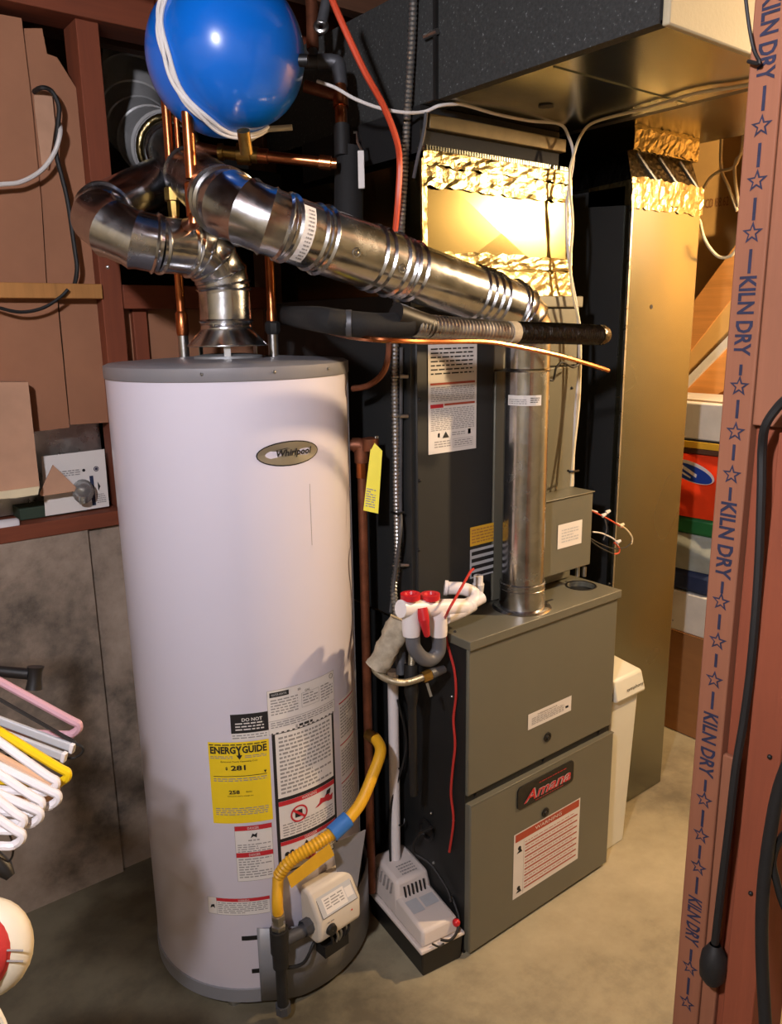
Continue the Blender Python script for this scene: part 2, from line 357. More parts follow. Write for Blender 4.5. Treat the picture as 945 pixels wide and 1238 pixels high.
def panel(pts, name='wall_panel', m='wall_board', y=PY, t=.006):
    n = len(pts); mb = MB().add([(x, y, z) for x, z in pts]+[(x, y+t, z) for x, z in pts],
        [tuple(range(n))[::-1], tuple(range(n, 2*n))]+[(i, (i+1) % n, n+(i+1) % n, n+i) for i in range(n)])
    return mb.build(name, m, wb, smooth=False)
def wx(x, y): p = at(x, y, Y=PY); return (p.x, p.z)
panel([(.145, 1.66), wx(56, 345), wx(50, 245), wx(39, 130), wx(26, 22), (.145, 2.24)])
panel([wx(58, 345), (.711, 1.66), (.711, 2.12), wx(70, 68), wx(58, 64), wx(52, 33), wx(30, 33), wx(32, 60), wx(40, 130), wx(44, 175), wx(52, 245)], y=PY+.008)
panel([(.145, 1.29), wx(84, 517), wx(70, 372), wx(70, 358), (.145, 1.624)])
panel([wx(86, 514), (.711, wx(120, 512)[1]), (.711, 1.623), wx(72, 356), wx(73, 372)], y=PY+.008)
panel([wx(40, 108), wx(62, 112), wx(66, 150), wx(58, 205), wx(50, 200), wx(42, 135)], 'torn_flap', 'pale_board', PY-.004, .003)['label'] = 'torn flap of brown paper facing'
panel([(.77, 1.1), (1.2, 1.1), (1.2, 1.6), (.77, 1.6)], y=PY+.02); panel([(1.24, 1.1), (1.75, 1.1), (1.75, 2.2), (1.24, 2.2)], m='dark_wall', y=PY+.03)  # dark_wall panel: deep shade behind the furnace put into its colour
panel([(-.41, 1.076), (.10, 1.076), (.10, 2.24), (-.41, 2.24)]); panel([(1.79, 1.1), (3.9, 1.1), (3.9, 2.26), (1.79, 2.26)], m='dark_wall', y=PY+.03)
box('cavity_back', 'galvanized', wb, .14, .711, WY+.115, WY+.12, 1.08, 1.32)['label'] = 'sheet metal lining of the recess'
# wires in the wall bay
wy = WY-.012
c1 = tag(tube('cable', 'black_rubber', None, [at(41, 111, Y=WY+.02), at(50, 106, Y=wy), at(62, 110, Y=wy), at(71, 128, Y=wy), at(70, 150, Y=wy), at(68, 185, Y=wy), at(75, 215, Y=wy), at(82, 245, Y=wy), at(90, 300, Y=wy), at(93, 325, Y=wy), at(90, 345, Y=WY+.0)], .0055), 'dark cable looping out of the torn brown panel on the left', 'cable')
c2 = tag(tube('cable', 'white_cable', None, [at(-40, 228, Y=wy), at(0, 223, Y=wy-.01), at(25, 220, Y=wy-.01), at(50, 206, Y=wy-.01), at(66, 184, Y=wy-.01), at(73, 160, Y=wy-.01), at(71, 148, Y=WY+.02)], .0052), 'white cable drooping to the left across the brown wall panels', 'cable')
tag(tube('cable', 'black_rubber', None, [at(-20, 366, Y=wy-.012), at(20, 377, Y=wy-.012), at(50, 373, Y=wy-.012), at(72, 360, Y=wy-.012), at(82, 350, Y=wy-.012)], .004), 'thin black cable sagging just under the horizontal blocking', 'cable')

# ---------------------------------------------------------------- lights
def bulb(pos, mat, label, r=.035):
    t = thing('light_bulb', label, 'lamp', pos)
    MB().lathe([(.001, -r*1.15), (r*.6, -r*.95), (r*.95, -r*.4), (r, 0), (r*.85, r*.6), (r*.45, r*1.2), (r*.4, r*1.5)], pos).build('glass', mat, t)
    MB().lathe([(r*.42, r*1.45), (r*.45, r*2.2)], pos, seg=20).build('screw_base', 'steel', t)
    MB().lathe([(.02, r*2), (.05, r*2.2), (.055, r*3.2), (.045, 2.30-pos.z-.001), (.001, 2.30-pos.z-.001)], pos, seg=24).build('socket', 'porcelain', t)
bulb(WARM_POS, 'bulb', 'bare warm bulb in a porcelain socket to the right of the furnace')
bulb(COOL_POS, 'cool_bulb', 'bare white bulb in a porcelain socket behind the camera', .045)

# ================================================================ WATER HEATER
def pol(th, r, z): return HC+V((r*math.cos(th), r*math.sin(th), z))
wh = thing('water_heater', 'tall white cylindrical gas water heater with grey top and yellow label', 'water heater', (HC.x, HC.y, 0))
ZT = 1.449
MB().lathe([(.001, .05), (HR-.002, .05), (HR, .056), (HR, ZT)], HC, seg=96).build('tank_jacket', 'white_enamel', wh)
MB().lathe([(HR-.004, .018), (HR+.003, .018), (HR+.003, .052), (HR-.004, .054), (.001, .054)], HC, seg=96).build('base_ring', 'grey_enamel', wh)
MB().lathe([(HR+.0015, ZT-.002), (HR+.003, ZT), (HR+.003, ZT+.024), (HR-.006, ZT+.028), (.12, ZT+.036), (.11, ZT+.033), (.001, ZT+.033)], HC, seg=96).build('top_cap', 'lid_grey', wh)
for a in (150, 232, 262, 292, 30):
    th = math.radians(a); MB().ball(pol(th, HR+.003, ZT+.014), .0035, 8).build('screw', 'steel', wh)
for a in (225, 315, 90):
    th = math.radians(a); p = pol(th, HR-.02, 0); MB().lathe([(.001, 0), (.017, 0), (.014, .02), (.001, .02)], p, seg=12).build('foot', 'steel', wh)
# jacket seam
MB().sweep([pol(math.radians(318), HR+.0005, .06), pol(math.radians(318), HR+.0005, ZT-.002)], .0025, 6).build('jacket_seam', 'grey_enamel', wh)
# badge
th, z0 = cyl(350, 548)
d = Decal(on_heater(th, z0)); bw, bh = (cyl(387, 548)[0]-cyl(314, 548)[0])*HR/2, .0255
d.disc(0, 0, bw, bh, 'ink', 1.5); d.disc(0, 0, bw-.0025, bh-.0025, 'badge_silver', 2.5)
d.text('Whirlpool', -bw*.42, -.009, .018, 'ink', bw*1.15, 4, .026, .25)
d.poly([(-bw*.5, .008), (-bw*.1, .012), (bw*.02, .010), (-bw*.1, .0105)], 'ink', 4)
d.build('badge', wh)
# drip stain line
d = Decal(on_heater(cyl(374, 590)[0], cyl(374, 660)[1])); d.rect(0, 0, .0012, cyl(374, 585)[1]-cyl(374, 660)[1], 'ink_grey', .6); d.build('rust_drip', wh)
def hl(tl, br):      # label corners measured on the jacket
    a, zt = cyl(*tl); b_, zb = cyl(*br); return a, zb, (b_-a)*HR, zt-zb
# energy label
a, zb, W, H_ = hl((251, 897), (330, 990)); d = Decal(on_heater(a, zb)); d.rect(0, 0, W, H_, 'yellow_paper', 1)
d.text('ENERG', W*.035, H_*.865, H_*.088, 'ink', W*.42, 3, .035); d.text('Y', W*.455, H_*.845, H_*.108, 'ink', W*.10, 3, .05); d.text('GUIDE', W*.56, H_*.865, H_*.088, 'ink', W*.40, 3, .035)
d.poly([(W*.46, H_*.845), (W*.56, H_*.845), (W*.51, H_*.79)], 'ink', 3); d.rect(W*.495, H_*.84, W*.525, H_*.87, 'ink', 3)
d.text('Estimated Yearly Operating Cost', W*.2, H_*.755, H_*.022, 'ink', W*.6); d.text('$', W*.27, H_*.665, H_*.042, 'ink', None, 3, .03); d.text('281', W*.36, H_*.66, H_*.062, 'ink', W*.24, 3, .03)
d.rect(W*.06, H_*.585, W*.94, H_*.592, 'ink', 2); d.poly([(W*.89, H_*.635), (W*.94, H_*.635), (W*.915, H_*.6)], 'ink', 3)
d.lines(W*.06, H_*.52, W*.94, H_*.57, 2); d.text('258', W*.3, H_*.37, H_*.048, 'ink', W*.18, 3, .03); d.text('therms', W*.58, H_*.385, H_*.02, 'ink', W*.1)
d.text('Estimated yearly energy use', W*.28, H_*.335, H_*.018, 'ink', W*.42); d.lines(W*.06, H_*.10, W*.94, H_*.20, 4); d.lines(W*.02, H_*.955, W*.96, H_*.985, 1, 'ink')
d.lines(W*.03, H_*.80, W*.40, H_*.84, 2); d.lines(W*.60, H_*.80, W*.95, H_*.84, 2)
o = d.build('energy_label', wh); o['label'] = 'yellow energy label reading 281'
# black warning strip
a, zb, W, H_ = hl((278, 864), (325, 891)); d = Decal(on_heater(a, zb)); d.rect(0, 0, W, H_, 'white_paper', 1); d.rect(0, H_*.28, W, H_, 'ink', 2)
d.text('DO NOT', W*.3, H_*.72, H_*.13, 'white_paper', None, 3, .02); d.lines(W*.12, H_*.36, W*.88, H_*.7, 3, 'white_paper', 3); d.lines(0.002, H_*.05, W*.95, H_*.24, 2)
o = d.build('warning_label', wh); o['label'] = 'black label with small white print'
# rating plate
a, zb, W, H_ = hl((322, 836), (404, 860)); d = Decal(on_heater(a, zb)); d.rect(0, 0, W, H_, 'white_paper', 1); d.frame(0, 0, W, H_, .0007, 'ink_grey')
d.rect(W*.03, H_*.84, W*.28, H_*.95, 'ink', 2); d.text('WATER HEATER', W*.05, H_*.87, H_*.05, 'silver_ink', W*.2); d.lines(W*.04, H_*.42, W*.4, H_*.8, 6); d.frame(W*.45, H_*.45, W*.72, H_*.78, .0007, 'ink_grey')
d.text('50', W*.4, H_*.87, H_*.05, 'ink'); d.text('GAL', W*.5, H_*.80, H_*.05, 'ink'); d.lines(W*.47, H_*.5, W*.7, H_*.76, 4); d.lines(W*.75, H_*.4, W*.97, H_*.8, 6); d.ring(W*.94, H_*.9, .006, .005, 'ink')
d.rect(0, H_*.3, W, H_*.31, 'ink_grey', 2); d.lines(W*.03, H_*.13, W*.97, H_*.28, 3); d.rect(W*.35, H_*.02, W*.38, H_*.1, 'ink_grey'); d.lines(W*.4, H_*.02, W*.6, H_*.1, 1, 'ink', fill=.7)
d.build('rating_label', wh)
# framed instruction label
a, zb, W, H_ = hl((328, 887), (408, 1022)); d = Decal(on_heater(a, zb)); d.rect(0, 0, W, H_, 'ink', 1)
g = .0072; rows = [(.53, 1), (.24, .53), (0, .24)]
for k, (v0, v1) in enumerate(rows): d.rect(g, H_*v0+g*.6, W-g, H_*v1-g*.6, 'white_paper', 1.6)
d.lines(g*2, H_*.56, W-g*2, H_*.97, 15, fill=.5)
d.rect(g, H_*.485, W-g, H_*.53-g*.6, 'ink_red', 2.4); d.text('WARNING', W*.38, H_*.492, H_*.02, 'white_paper', W*.24, 3.2)
d.ring(W*.33, H_*.40, .021, .017, 'ink_red', 3.6); d.rect(W*.27, H_*.375, W*.38, H_*.425, 'ink', 2.6); d.poly([(W*.33-.016, H_*.40+.010), (W*.33-.012, H_*.40+.014), (W*.33+.016, H_*.40-.010), (W*.33+.012, H_*.40-.014)], 'ink_red', 4)
d.poly([(W*.58, H_*.385), (W*.9, H_*.385), (W*.92, H_*.43), (W*.86, H_*.42), (W*.82, H_*.465), (W*.75, H_*.43), (W*.68, H_*.44), (W*.66, H_*.41)], 'ink_red', 3); d.poly([(W*.78, H_*.44), (W*.86, H_*.44), (W*.88, H_*.475), (W*.8, H_*.47)], 'ink', 3.6)
d.lines(g*2, H_*.26, W-g*2, H_*.355, 5)
d.rect(g, H_*.2, W-g, H_*.24-g*.6, 'ink_red', 2.4); d.text('DANGER', W*.4, H_*.206, H_*.018, 'white_paper', W*.2, 3.2)
d.disc(W*.13, H_*.13, .006, .007, 'ink', 3); d.disc(W*.2, H_*.14, .005, .006, 'ink', 3); d.poly([(W*.28, H_*.14), (W*.38, H_*.16), (W*.42, H_*.19), (W*.47, H_*.16), (W*.45, H_*.13), (W*.36, H_*.135)], 'ink', 3)
d.poly([(W*.34, H_*.06), (W*.45, H_*.04), (W*.56, H_*.05), (W*.57, H_*.09), (W*.5, H_*.08), (W*.45, H_*.10), (W*.4, H_*.08)], 'ink_red', 3); d.rect(W*.595, H_*.02, W*.6, H_*.19, 'ink_grey'); d.lines(W*.62, H_*.03, W*.94, H_*.19, 8)
d.build('instruction_label', wh)
# danger label, small labels
a, zb, W, H_ = hl((283, 999), (332, 1060)); d = Decal(on_heater(a, zb)); d.rect(0, 0, W, H_, 'white_paper', 1); d.frame(0, 0, W, H_, .0006, 'ink_grey')
for v in (.93, .45): d.rect(0, H_*v-.002, W, H_*(v+.07), 'ink_red', 2); d.text('DANGER', W*.35, H_*(v+.005), H_*.045, 'white_paper', W*.3)
d.lines(W*.06, H_*.52, W*.94, H_*.68, 4); d.lines(W*.06, H_*.05, W*.94, H_*.42, 8); d.poly([(W*.42, H_*.78), (W*.47, H_*.86), (W*.53, H_*.84), (W*.6, H_*.87), (W*.58, H_*.78), (W*.5, H_*.81)], 'ink', 3); d.lines(W*.35, H_*.71, W*.65, H_*.76, 1)
d.build('danger_label', wh)
a, zb, W, H_ = hl((251, 1083), (327, 1102)); d = Decal(on_heater(a, zb)); d.rect(0, 0, W, H_, 'white_paper', 1); d.frame(0, 0, W, H_, .0006, 'ink_grey'); d.rect(W*.15, H_*.8, W, H_, 'ink_red', 2)
d.text('WARNING', W*.5, H_*.83, H_*.12, 'white_paper', W*.18); d.lines(W*.17, H_*.08, W*.96, H_*.76, 6); d.rect(W*.145, 0, W*.15, H_, 'ink_grey'); d.poly([(W*.04, H_*.35), (W*.06, H_*.55), (W*.11, H_*.6), (W*.12, H_*.35), (W*.09, H_*.45)], 'ink', 3)
d.build('caution_label', wh)
a = cyl(409, 850)[0]; d = Decal(on_heater(a, .38)); W, H_ = .075, .33; d.rect(0, 0, W, H_, 'white_paper', 1)
for v in (.98, .66, .36): d.rect(0, H_*v-.003, W, H_*v, 'ink_red', 2)
d.lines(.004, .01, W-.004, H_*.33, 12); d.lines(.004, H_*.4, W-.004, H_*.62, 9); d.lines(.004, H_*.7, W-.004, H_*.95, 10); d.build('side_label', wh)
# access cover, grey, proud of the jacket
def shell(a0, a1, zf0, zf1, r, n=24):
    mb = MB(); vs = []; fs = []
    for i in range(n+1):
        t = i/n; a = a0+(a1-a0)*t; vs += [pol(a, r(t), zf0(t)), pol(a, r(t), zf1(t))]
    for i in range(n): fs.append((2*i, 2*i+2, 2*i+3, 2*i+1))
    return mb.add(vs, fs)
a0 = cyl(312, 1150)[0]; a1 = a0+math.radians(100)
bulge = lambda t: HR+.004+.016*min(1, 5*min(t, 1-t))
shell(a0, a1, lambda t: .02, lambda t: .205+.012*math.cos(t*6)-.05*math.exp(-((t-.42)/.10)**2), bulge, 60).build('access_cover', 'grey_enamel', wh, solid=.003)
for zz, w_ in ((.185, .030), (.095, .012)):
    d = Decal(on_heater(a0-w_/HR-.02, zz)); d.rect(0, 0, w_+.012, .012, 'dark_metal', 1); d.build('cover_slot', wh)
# foil-like grey flap behind the valve
pts = [at(402, 1020, D=1.84), at(441, 1003, D=1.86), at(434, 1050, D=1.87), at(429, 1085, D=1.88), at(408, 1062, D=1.86)]
off = V((.35, -.3, .05)).normalized()*.002
MB().add(pts+[p+off for p in pts], [(0, 1, 2, 3, 4), (9, 8, 7, 6, 5)]+[(i, (i+1) % 5, 5+(i+1) % 5, 5+i) for i in range(5)]).build('bent_flap', 'lid_grey', wh, smooth=False)
# gas control valve
th = cyl(389, 1095)[0]; n = V((math.cos(th), math.sin(th), 0)); tt = V((-math.sin(th), math.cos(th), 0)); c = pol(th, HR, .234)
def vp_(u, h, v): return c+tt*u+n*h+ZA*v
w2 = .062; prof = [(.0, -.052), (.055, -.052), (.07, -.040), (.07, .014), (.034, .070), (.0, .074)]
mb = MB(); N = len(prof); mb.add([vp_(-w2, h, v) for h, v in prof]+[vp_(w2, h, v) for h, v in prof], [tuple(range(N)), tuple(range(N, 2*N))]+[(i, (i+1) % N, N+(i+1) % N, N+i) for i in range(N)])
mb.build('gas_control_valve', 'beige_plastic', wh, bevel=.008, bseg=3)
sl = (V((0, 0, .052))-n*.038).normalized(); sn = tt.cross(sl); sn = sn if sn.dot(n) > 0 else -sn
d = Decal(on_plane(vp_(-w2*.8, .0695, .016)+sn*.0015, tt, sl, sn)); d.rect(-.001, -.001, w2*1.6+.001, .047, 'dark_metal', .5); d.rect(0, 0, w2*1.6, .046, 'silver_ink', 1); d.rect(.012, .004, w2*1.2, .040, 'white_paper', 2); d.rect(w2*1.22, .012, w2*1.54, .034, 'white_paper', 2)
d.lines(.016, .012, w2*1.1, .036, 4, layer=3, word=.02); d.rect(.0, .048, .014, .052, 'dark_metal', 1); d.rect(w2*1.3, .048, w2*1.6, .052, 'dark_metal', 1)
valve_lbl = d.build('valve_label', wh)
MB().lathe([(.001, .008), (.012, .008), (.014, 0)], vp_(-.03, .071, -.020), n, 24).build('valve_knob', 'black_plastic', wh)
d = Decal(on_plane(vp_(-.01, .0715, -.03), tt, ZA, n)); d.disc(.042, .026, .0025, .0025, 'ink_red', 1); d.lines(-.03, .028, 0, .034, 1, layer=1); d.build('valve_marking', wh)
for u, k in ((-.02, 'black_rubber'), (.0, 'steel'), (.012, 'steel'), (.026, 'black_rubber'), (.04, 'black_rubber')):
    tube('burner_tube', k, wh, [vp_(u, .045, -.050), vp_(u*.8+.002, .055, -.07), vp_(u*.5-.004, .042, -.10)], .0035)
MB().obox(vp_(0, .028, -.095), tt, n, ZA, .07, .05, .03).build('burner_opening', 'dark_metal', wh, smooth=False)
# gas inlet elbow pipework: union, black drip leg
gp = pol(cyl(333, 1120)[0], HR+.055, 0)
MB().sweep([vp_(-.056, .035, -.012), vp_(-.085, .035, -.016), gp+ZA*.215], .014, 14).build('gas_nipple', 'grey_iron', wh)
MB().lathe([(.019, 0), (.019, .02)], vp_(-.062, .035, -.012), -tt, 8).build('pipe_nut', 'grey_iron', wh)
MB().lathe([(.001, .045), (.012, .045), (.013, .05), (.013, .15), (.018, .152), (.018, .19), (.021, .192), (.021, .25), (.001, .25)], gp, seg=18).build('drip_leg', 'iron_pipe', wh)
MB().lathe([(.001, .03), (.018, .03), (.018, .05), (.001, .05)], gp, seg=8).build('drip_cap', 'grey_iron', wh)
tube('drain_wire', 'dark_metal', wh, [gp+V((.012, 0, .14)), gp+V((.05, -.015, .142)), gp+V((.09, .0, .165)), vp_(-.05, .05, -.04)], .004)
MB().lathe([(.015, .25), (.017, .252), (.017, .262), (.013, .264), (.013, .275), (.016, .277), (.016, .288), (.011, .29), (.001, .29)], gp, seg=6).build('flare_fitting', 'steel', wh)
# hot and cold nipples in the lid
pc, ph = at(223, 432, Z=ZT+.033), at(331, 431, Z=ZT+.033)
for p in (pc, ph): MB().lathe([(.012, -.004), (.012, .055)], p, seg=16).build('nipple', 'steel', wh)
# draft hood with legs
hood = at(277, 420, Z=ZT+.035); hood = V((HC.x, HC.y, ZT+.033))
MB().lathe([(.088, .028), (.086, .031), (.058, .062), (.056, .064), (.056, .075)], hood, seg=48).build('draft_hood', 'galvanized_pipe', wh, solid=.0015)
MB().lathe([(.075, 0), (.075, .006), (.05, .010), (.001, .010)], hood, seg=40).build('flue_collar', 'old_galvanized', wh)
for a in (242, 2, 122):
    p = pol(math.radians(a), .070, 0); q = V((p.x, p.y, 0)); MB().obox(q+ZA*(hood.z+.018), (-math.sin(math.radians(a)), math.cos(math.radians(a)), 0), (math.cos(math.radians(a)), math.sin(math.radians(a)), 0), ZA, .014, .002, .042).build('hood_leg', 'steel', wh, smooth=False)

# temperature relief pipe with tag
T = at(438, 600, Y=1.46); T = V((T.x, T.y, 0)); ze = at(438, 538, Y=1.46).z
tp = thing('relief_pipe', 'brown copper relief pipe running down the right side of the water heater', 'pipe', (T.x, T.y, 0))
src = pol(math.atan2(T.y-HC.y, T.x-HC.x), HR+.001, ze)
MB().sweep([src, T+ZA*ze+(src-T-ZA*ze)*.3], .013, 14).build('valve_stub', 'old_copper', tp)
MB().sweep(curve([T+ZA*ze+(src-T-ZA*ze)*.75, T+ZA*ze+(src-T-ZA*ze)*.15, T+ZA*(ze-.008), T+ZA*(ze-.04)], 4), .017, 14).build('elbow', 'old_copper', tp)
MB().lathe([(.014, ze-.075), (.014, ze-.035)], T, seg=8).build('coupling', 'copper', tp)
MB().lathe([(.011, .10), (.011, ze-.04)], T, seg=16).build('pipe', 'old_copper', tp)
MB().lathe([(.018, ze), (.02, ze+.004), (.02, ze+.028), (.001, ze+.032)], T+V((.012, -.018, -.012)), seg=12).build('valve_bonnet', 'old_copper', tp)
q0 = T+V((.022, -.03, ze+.01))
MB().beam(q0+ZA*.012, q0-ZA*.055, n, .010, .003).build('lever', 'steel', tp, bevel=.001)
a_, b_, c_, d_ = at(449, 532, D=1.79), at(462, 545, D=1.79), at(457, 621, D=1.79), at(439, 617, D=1.79)
tg = at(452, 580, D=1.7)-CAM; tg.normalize()
pp = [a_, b_, c_, d_]
o = MB().add([p for p in pp]+[p+tg*.0012 for p in pp], [(0, 1, 2, 3), (7, 6, 5, 4)]+[(i, (i+1) % 4, 4+(i+1) % 4, 4+i) for i in range(4)]).build('warning_tag', 'yellow_tag', tp, smooth=False)
o['label'] = 'yellow warning tag'
u_ = (c_-b_).normalized(); r_ = (c_-d_).normalized(); d = Decal(on_plane(d_-u_*.085+r_*.003, r_, -u_, -tg)); d = Decal(on_plane(d_+r_*.002-u_*.003, r_, -u_, -tg)); d.lines(.002, .006, .024, .05, 8, 'ink_grey'); d.build('tag_print', tp)

# yellow gas connector
gh = thing('gas_hose', 'yellow gas hose with blue tape, curving up from the heater valve', 'hose', gp+ZA*.29)
path = [gp+ZA*.292, gp+ZA*.318, at(336, 1060, D=1.755), at(350, 1042, D=1.75), at(380, 1022, D=1.76), at(412, 1001, D=1.79), at(435, 972, D=1.82), at(450, 938, D=1.85), at(460, 908, D=1.88), at(454, 893, D=1.91), at(445, 888, D=1.935)]
MB().sweep(curve(path[:3], 6), .0125, 12).build('plain_end', 'yellow_hose', gh)
corrug(path[2:6], .0138, .008, .0011).build('corrugated_hose', 'yellow_hose', gh)
MB().sweep(curve(path[5:10], 8), .0138, 12).build('sleeved_hose', 'yellow_hose', gh)
MB().sweep([path[5].lerp(path[4], .35), path[5].lerp(path[6], .38)], .0195, 12).build('blue_tape', 'blue_tape', gh)
MB().sweep(curve(path[9:], 4), .0145, 10).build('end_nut', 'brass', gh)
pk = [at(347, 1060, D=1.74), at(398, 1020, D=1.76), at(404, 1034, D=1.76), at(352, 1074, D=1.74)]
MB().add(pk+[p+tg*.0015 for p in pk], [(0, 1, 2, 3), (7, 6, 5, 4)]+[(i, (i+1) % 4, 4+(i+1) % 4, 4+i) for i in range(4)]).build('hanging_tag', 'yellow_hose', gh, smooth=False)

# ================================================================ FLUE PIPES
def fillet(poly, r, n=4):
    P = [V(p) for p in poly]; segs = []; cur = P[0]
    for i in range(1, len(P)-1):
        a = (P[i-1]-P[i]).normalized(); b_ = (P[i+1]-P[i]).normalized(); ang = a.angle(b_); t = min(r/math.tan(ang/2), (P[i]-cur).length*.95, (P[i+1]-P[i]).length*.6)
        s, e = P[i]+a*t, P[i]+b_*t; rr = t*math.tan(ang/2); cen = P[i]+(a+b_).normalized()*(rr/math.sin(ang/2)); 
        v0, v1 = s-cen, e-cen; om = v0.angle(v1); arc = [cen+(v0*math.sin((1-k/n)*om)+v1*math.sin(k/n*om))/math.sin(om) for k in range(n+1)]
        segs.append(('pipe_section', [cur, s])); segs.append(('elbow', arc)); cur = e
    segs.append(('pipe_section', [cur, P[-1]]))
    for i, (nm, p) in enumerate(segs):
        if nm == 'pipe_section' and (p[1]-p[0]).length > .015:
            d_ = (p[1]-p[0]).normalized()
            segs[i] = (nm, [p[0]-d_*(.012 if i else 0), p[1]+d_*(.012 if i < len(segs)-1 else 0)])
    return segs
def beaded(pts, r, bead=.0045, bw=.007, seg=32, extra=()):
    P = []; R = []
    n = len(pts)
    for i, p in enumerate(pts):
        if i == 0 or i == n-1:
            q = pts[1] if i == 0 else pts[-2]; dd = (q-p).normalized()
            loc = [(0, r), (bw*.9, r), (bw*1.5, r+bead), (bw*2.1, r)]
            if i: loc = loc[::-1]
            P += [p+dd*x for x, _ in loc]; R += [y for _, y in loc]
        else:
            d0 = (pts[i-1]-p).normalized(); d1 = (pts[i+1]-p).normalized()
            P += [p+d0*bw*.6, p, p+d1*bw*.6]; R += [r, r+bead*.8, r]
    return MB().sweep(P, R, seg)
def vent(parent, poly, r, bend, mat, n=4, **k):
    for i, (nm, pts) in enumerate(fillet(poly, bend, n)):
        if (pts[-1]-pts[0]).length < .02: continue
        rr = r+(.0012 if nm == 'elbow' else 0)
        beaded(pts, rr).build(nm, mat, parent)
fv = thing('heater_flue', 'shiny galvanised flue pipe bending left above the water heater', 'flue pipe', hood+ZA*.075)
hz = hood+ZA*.070
e1 = at(283, 318, D=1.74); e1 = V((HC.x, HC.y, at(283, 304, Y=HC.y).z))
e2 = at(72, 284, D=1.50)
e3 = at(205, 214, D=1.98)
j0 = at(258, 218, D=1.66)
vent(fv, [hz, e1, e2, e3, at(214, 198, D=2.08)], .056, .085, 'galvanized_pipe')
for (x, y) in ((193, 306), (240, 320), (130, 325)): MB().ball(at(x, y-2, D=1.455), .0035, 8).build('screw', 'steel', fv)
# furnace vent: vertical stack, then long run along the cabinets, then back to the wall
ff = thing('furnace_vent', 'long galvanised vent pipe rising off the furnace and running left overhead', 'flue pipe', (1.425, 1.305, .85))
VX, VY = 1.432, 1.30
top = V((VX, VY, at(640, 378, Y=VY).z)); run = at(283, 254, Y=VY+.0); back = at(232, 212, D=1.78)
segs = fillet([V((VX, VY, .89)), top, run, back, at(205, 180, D=2.05)], .085, 4)
for i, (nm, pts) in enumerate(segs):
    r = .053 if i == 0 else .058
    if (pts[-1]-pts[0]).length < .02: continue
    if i == 0: pts = [pts[0], pts[0].lerp(pts[1], .88), pts[1]]
    if i == 2:
        a, b_ = pts; L = [0, .13, .20, .52, .57, .66, .88, 1]
        for k in range(len(L)-1): beaded([a.lerp(b_, L[k]), a.lerp(b_, L[k+1])], r+(.003 if k in (4, 5) else 0)).build('pipe_section', 'galvanized_pipe', ff)
        for t in (.61, .79):
            c0 = a.lerp(b_, t); nd = (CAM-c0); ax = (b_-a).normalized(); nd = (nd-ax*nd.dot(ax)).normalized()
            MB().torus(c0+nd*(r+.003), nd, .008, .0018, 16, 6).build('rivet_ring', 'steel', ff); MB().ball(c0+nd*(r+.002), .0045, 8).build('screw', 'steel', ff)
        c0 = a.lerp(b_, .965); ax = (b_-a).normalized(); nd = (CAM-c0); nd = (nd-ax*nd.dot(ax)).normalized(); bt = ax.cross(nd)
        def fn(u, v, h, c0=c0, ax=ax, nd=nd, bt=bt, r=r): return c0+ax*u+(nd*math.cos(v/r)+bt*math.sin(v/r))*(r+.004+h)
        d = Decal(fn); 
        for k in range(8): d.rect(-.012, -.05+k*.0125, .012, -.05+(k+1)*.0125, 'white_paper', 2)
        d.lines(-.008, -.045, .004, .045, 14, layer=3, word=.006); d.build('sticker', ff)
        continue
    beaded(pts, r).build(nm, 'galvanized_pipe', ff)
MB().lathe([(.075, 0), (.07, .004), (.058, .006), (.056, .06), (.058, .062), (.058, .068), (.054, .07)], (VX, VY, .848), seg=36).build('vent_collar', 'galvanized_pipe', ff)
zz = at(622, 487, Y=VY-.05).z
def fn(u, v, h): a = math.atan2(-VY, -VX)+u/.053+.0; return V((VX+(.0535+h)*math.cos(a), VY+(.0535+h)*math.sin(a), zz+v))
d = Decal(fn); d.rect(-.048, -.012, .035, .012, 'white_paper', 2); d.lines(-.044, -.009, .0, .004, 3, 'ink_grey', 3, word=.008); d.lines(.008, -.006, .03, .008, 3, 'ink', 3, word=.006); d.build('sticker', ff)
# combined duct going through the wall
wd = thing('wall_duct', 'dull grey galvanised duct elbow seen behind the framed wall', 'duct', at(160, 190, D=2.4))
wpts = [at(203, 180, D=2.12), at(182, 170, D=2.24), at(168, 155, D=2.33), at(162, 130, D=2.38), at(160, 95, D=2.41), at(161, 50, D=2.45), at(162, -10, D=2.52)]
beaded(wpts, .088, .006, .01).build('elbow', 'dull_galvanized', wd)
dd = (wpts[0]-wpts[1]).normalized(); MB().torus(wpts[0]+dd*.01, dd, .078, .010, 32, 10).build('crimped_collar', 'foil_tape', wd)

# ================================================================ FURNACE
FX0, FX1, FY, FB, FZ = 1.172, 1.727, 1.218, 1.93, .848
fu = thing('furnace', 'waist-high grey gas furnace with two front doors and a brand badge', 'furnace', (FX0, FY, 0))
box('side_panel', 'furnace_black', fu, FX0, FX0+.004, FY+.012, FB, .004, FZ-.012); box('side_panel', 'furnace_black', fu, FX1-.004, FX1, FY+.012, FB, .004, FZ-.012)
box('inner_cabinet', 'furnace_black', fu, FX0+.004, FX1-.004, FY+.03, FB, .004, FZ-.014)
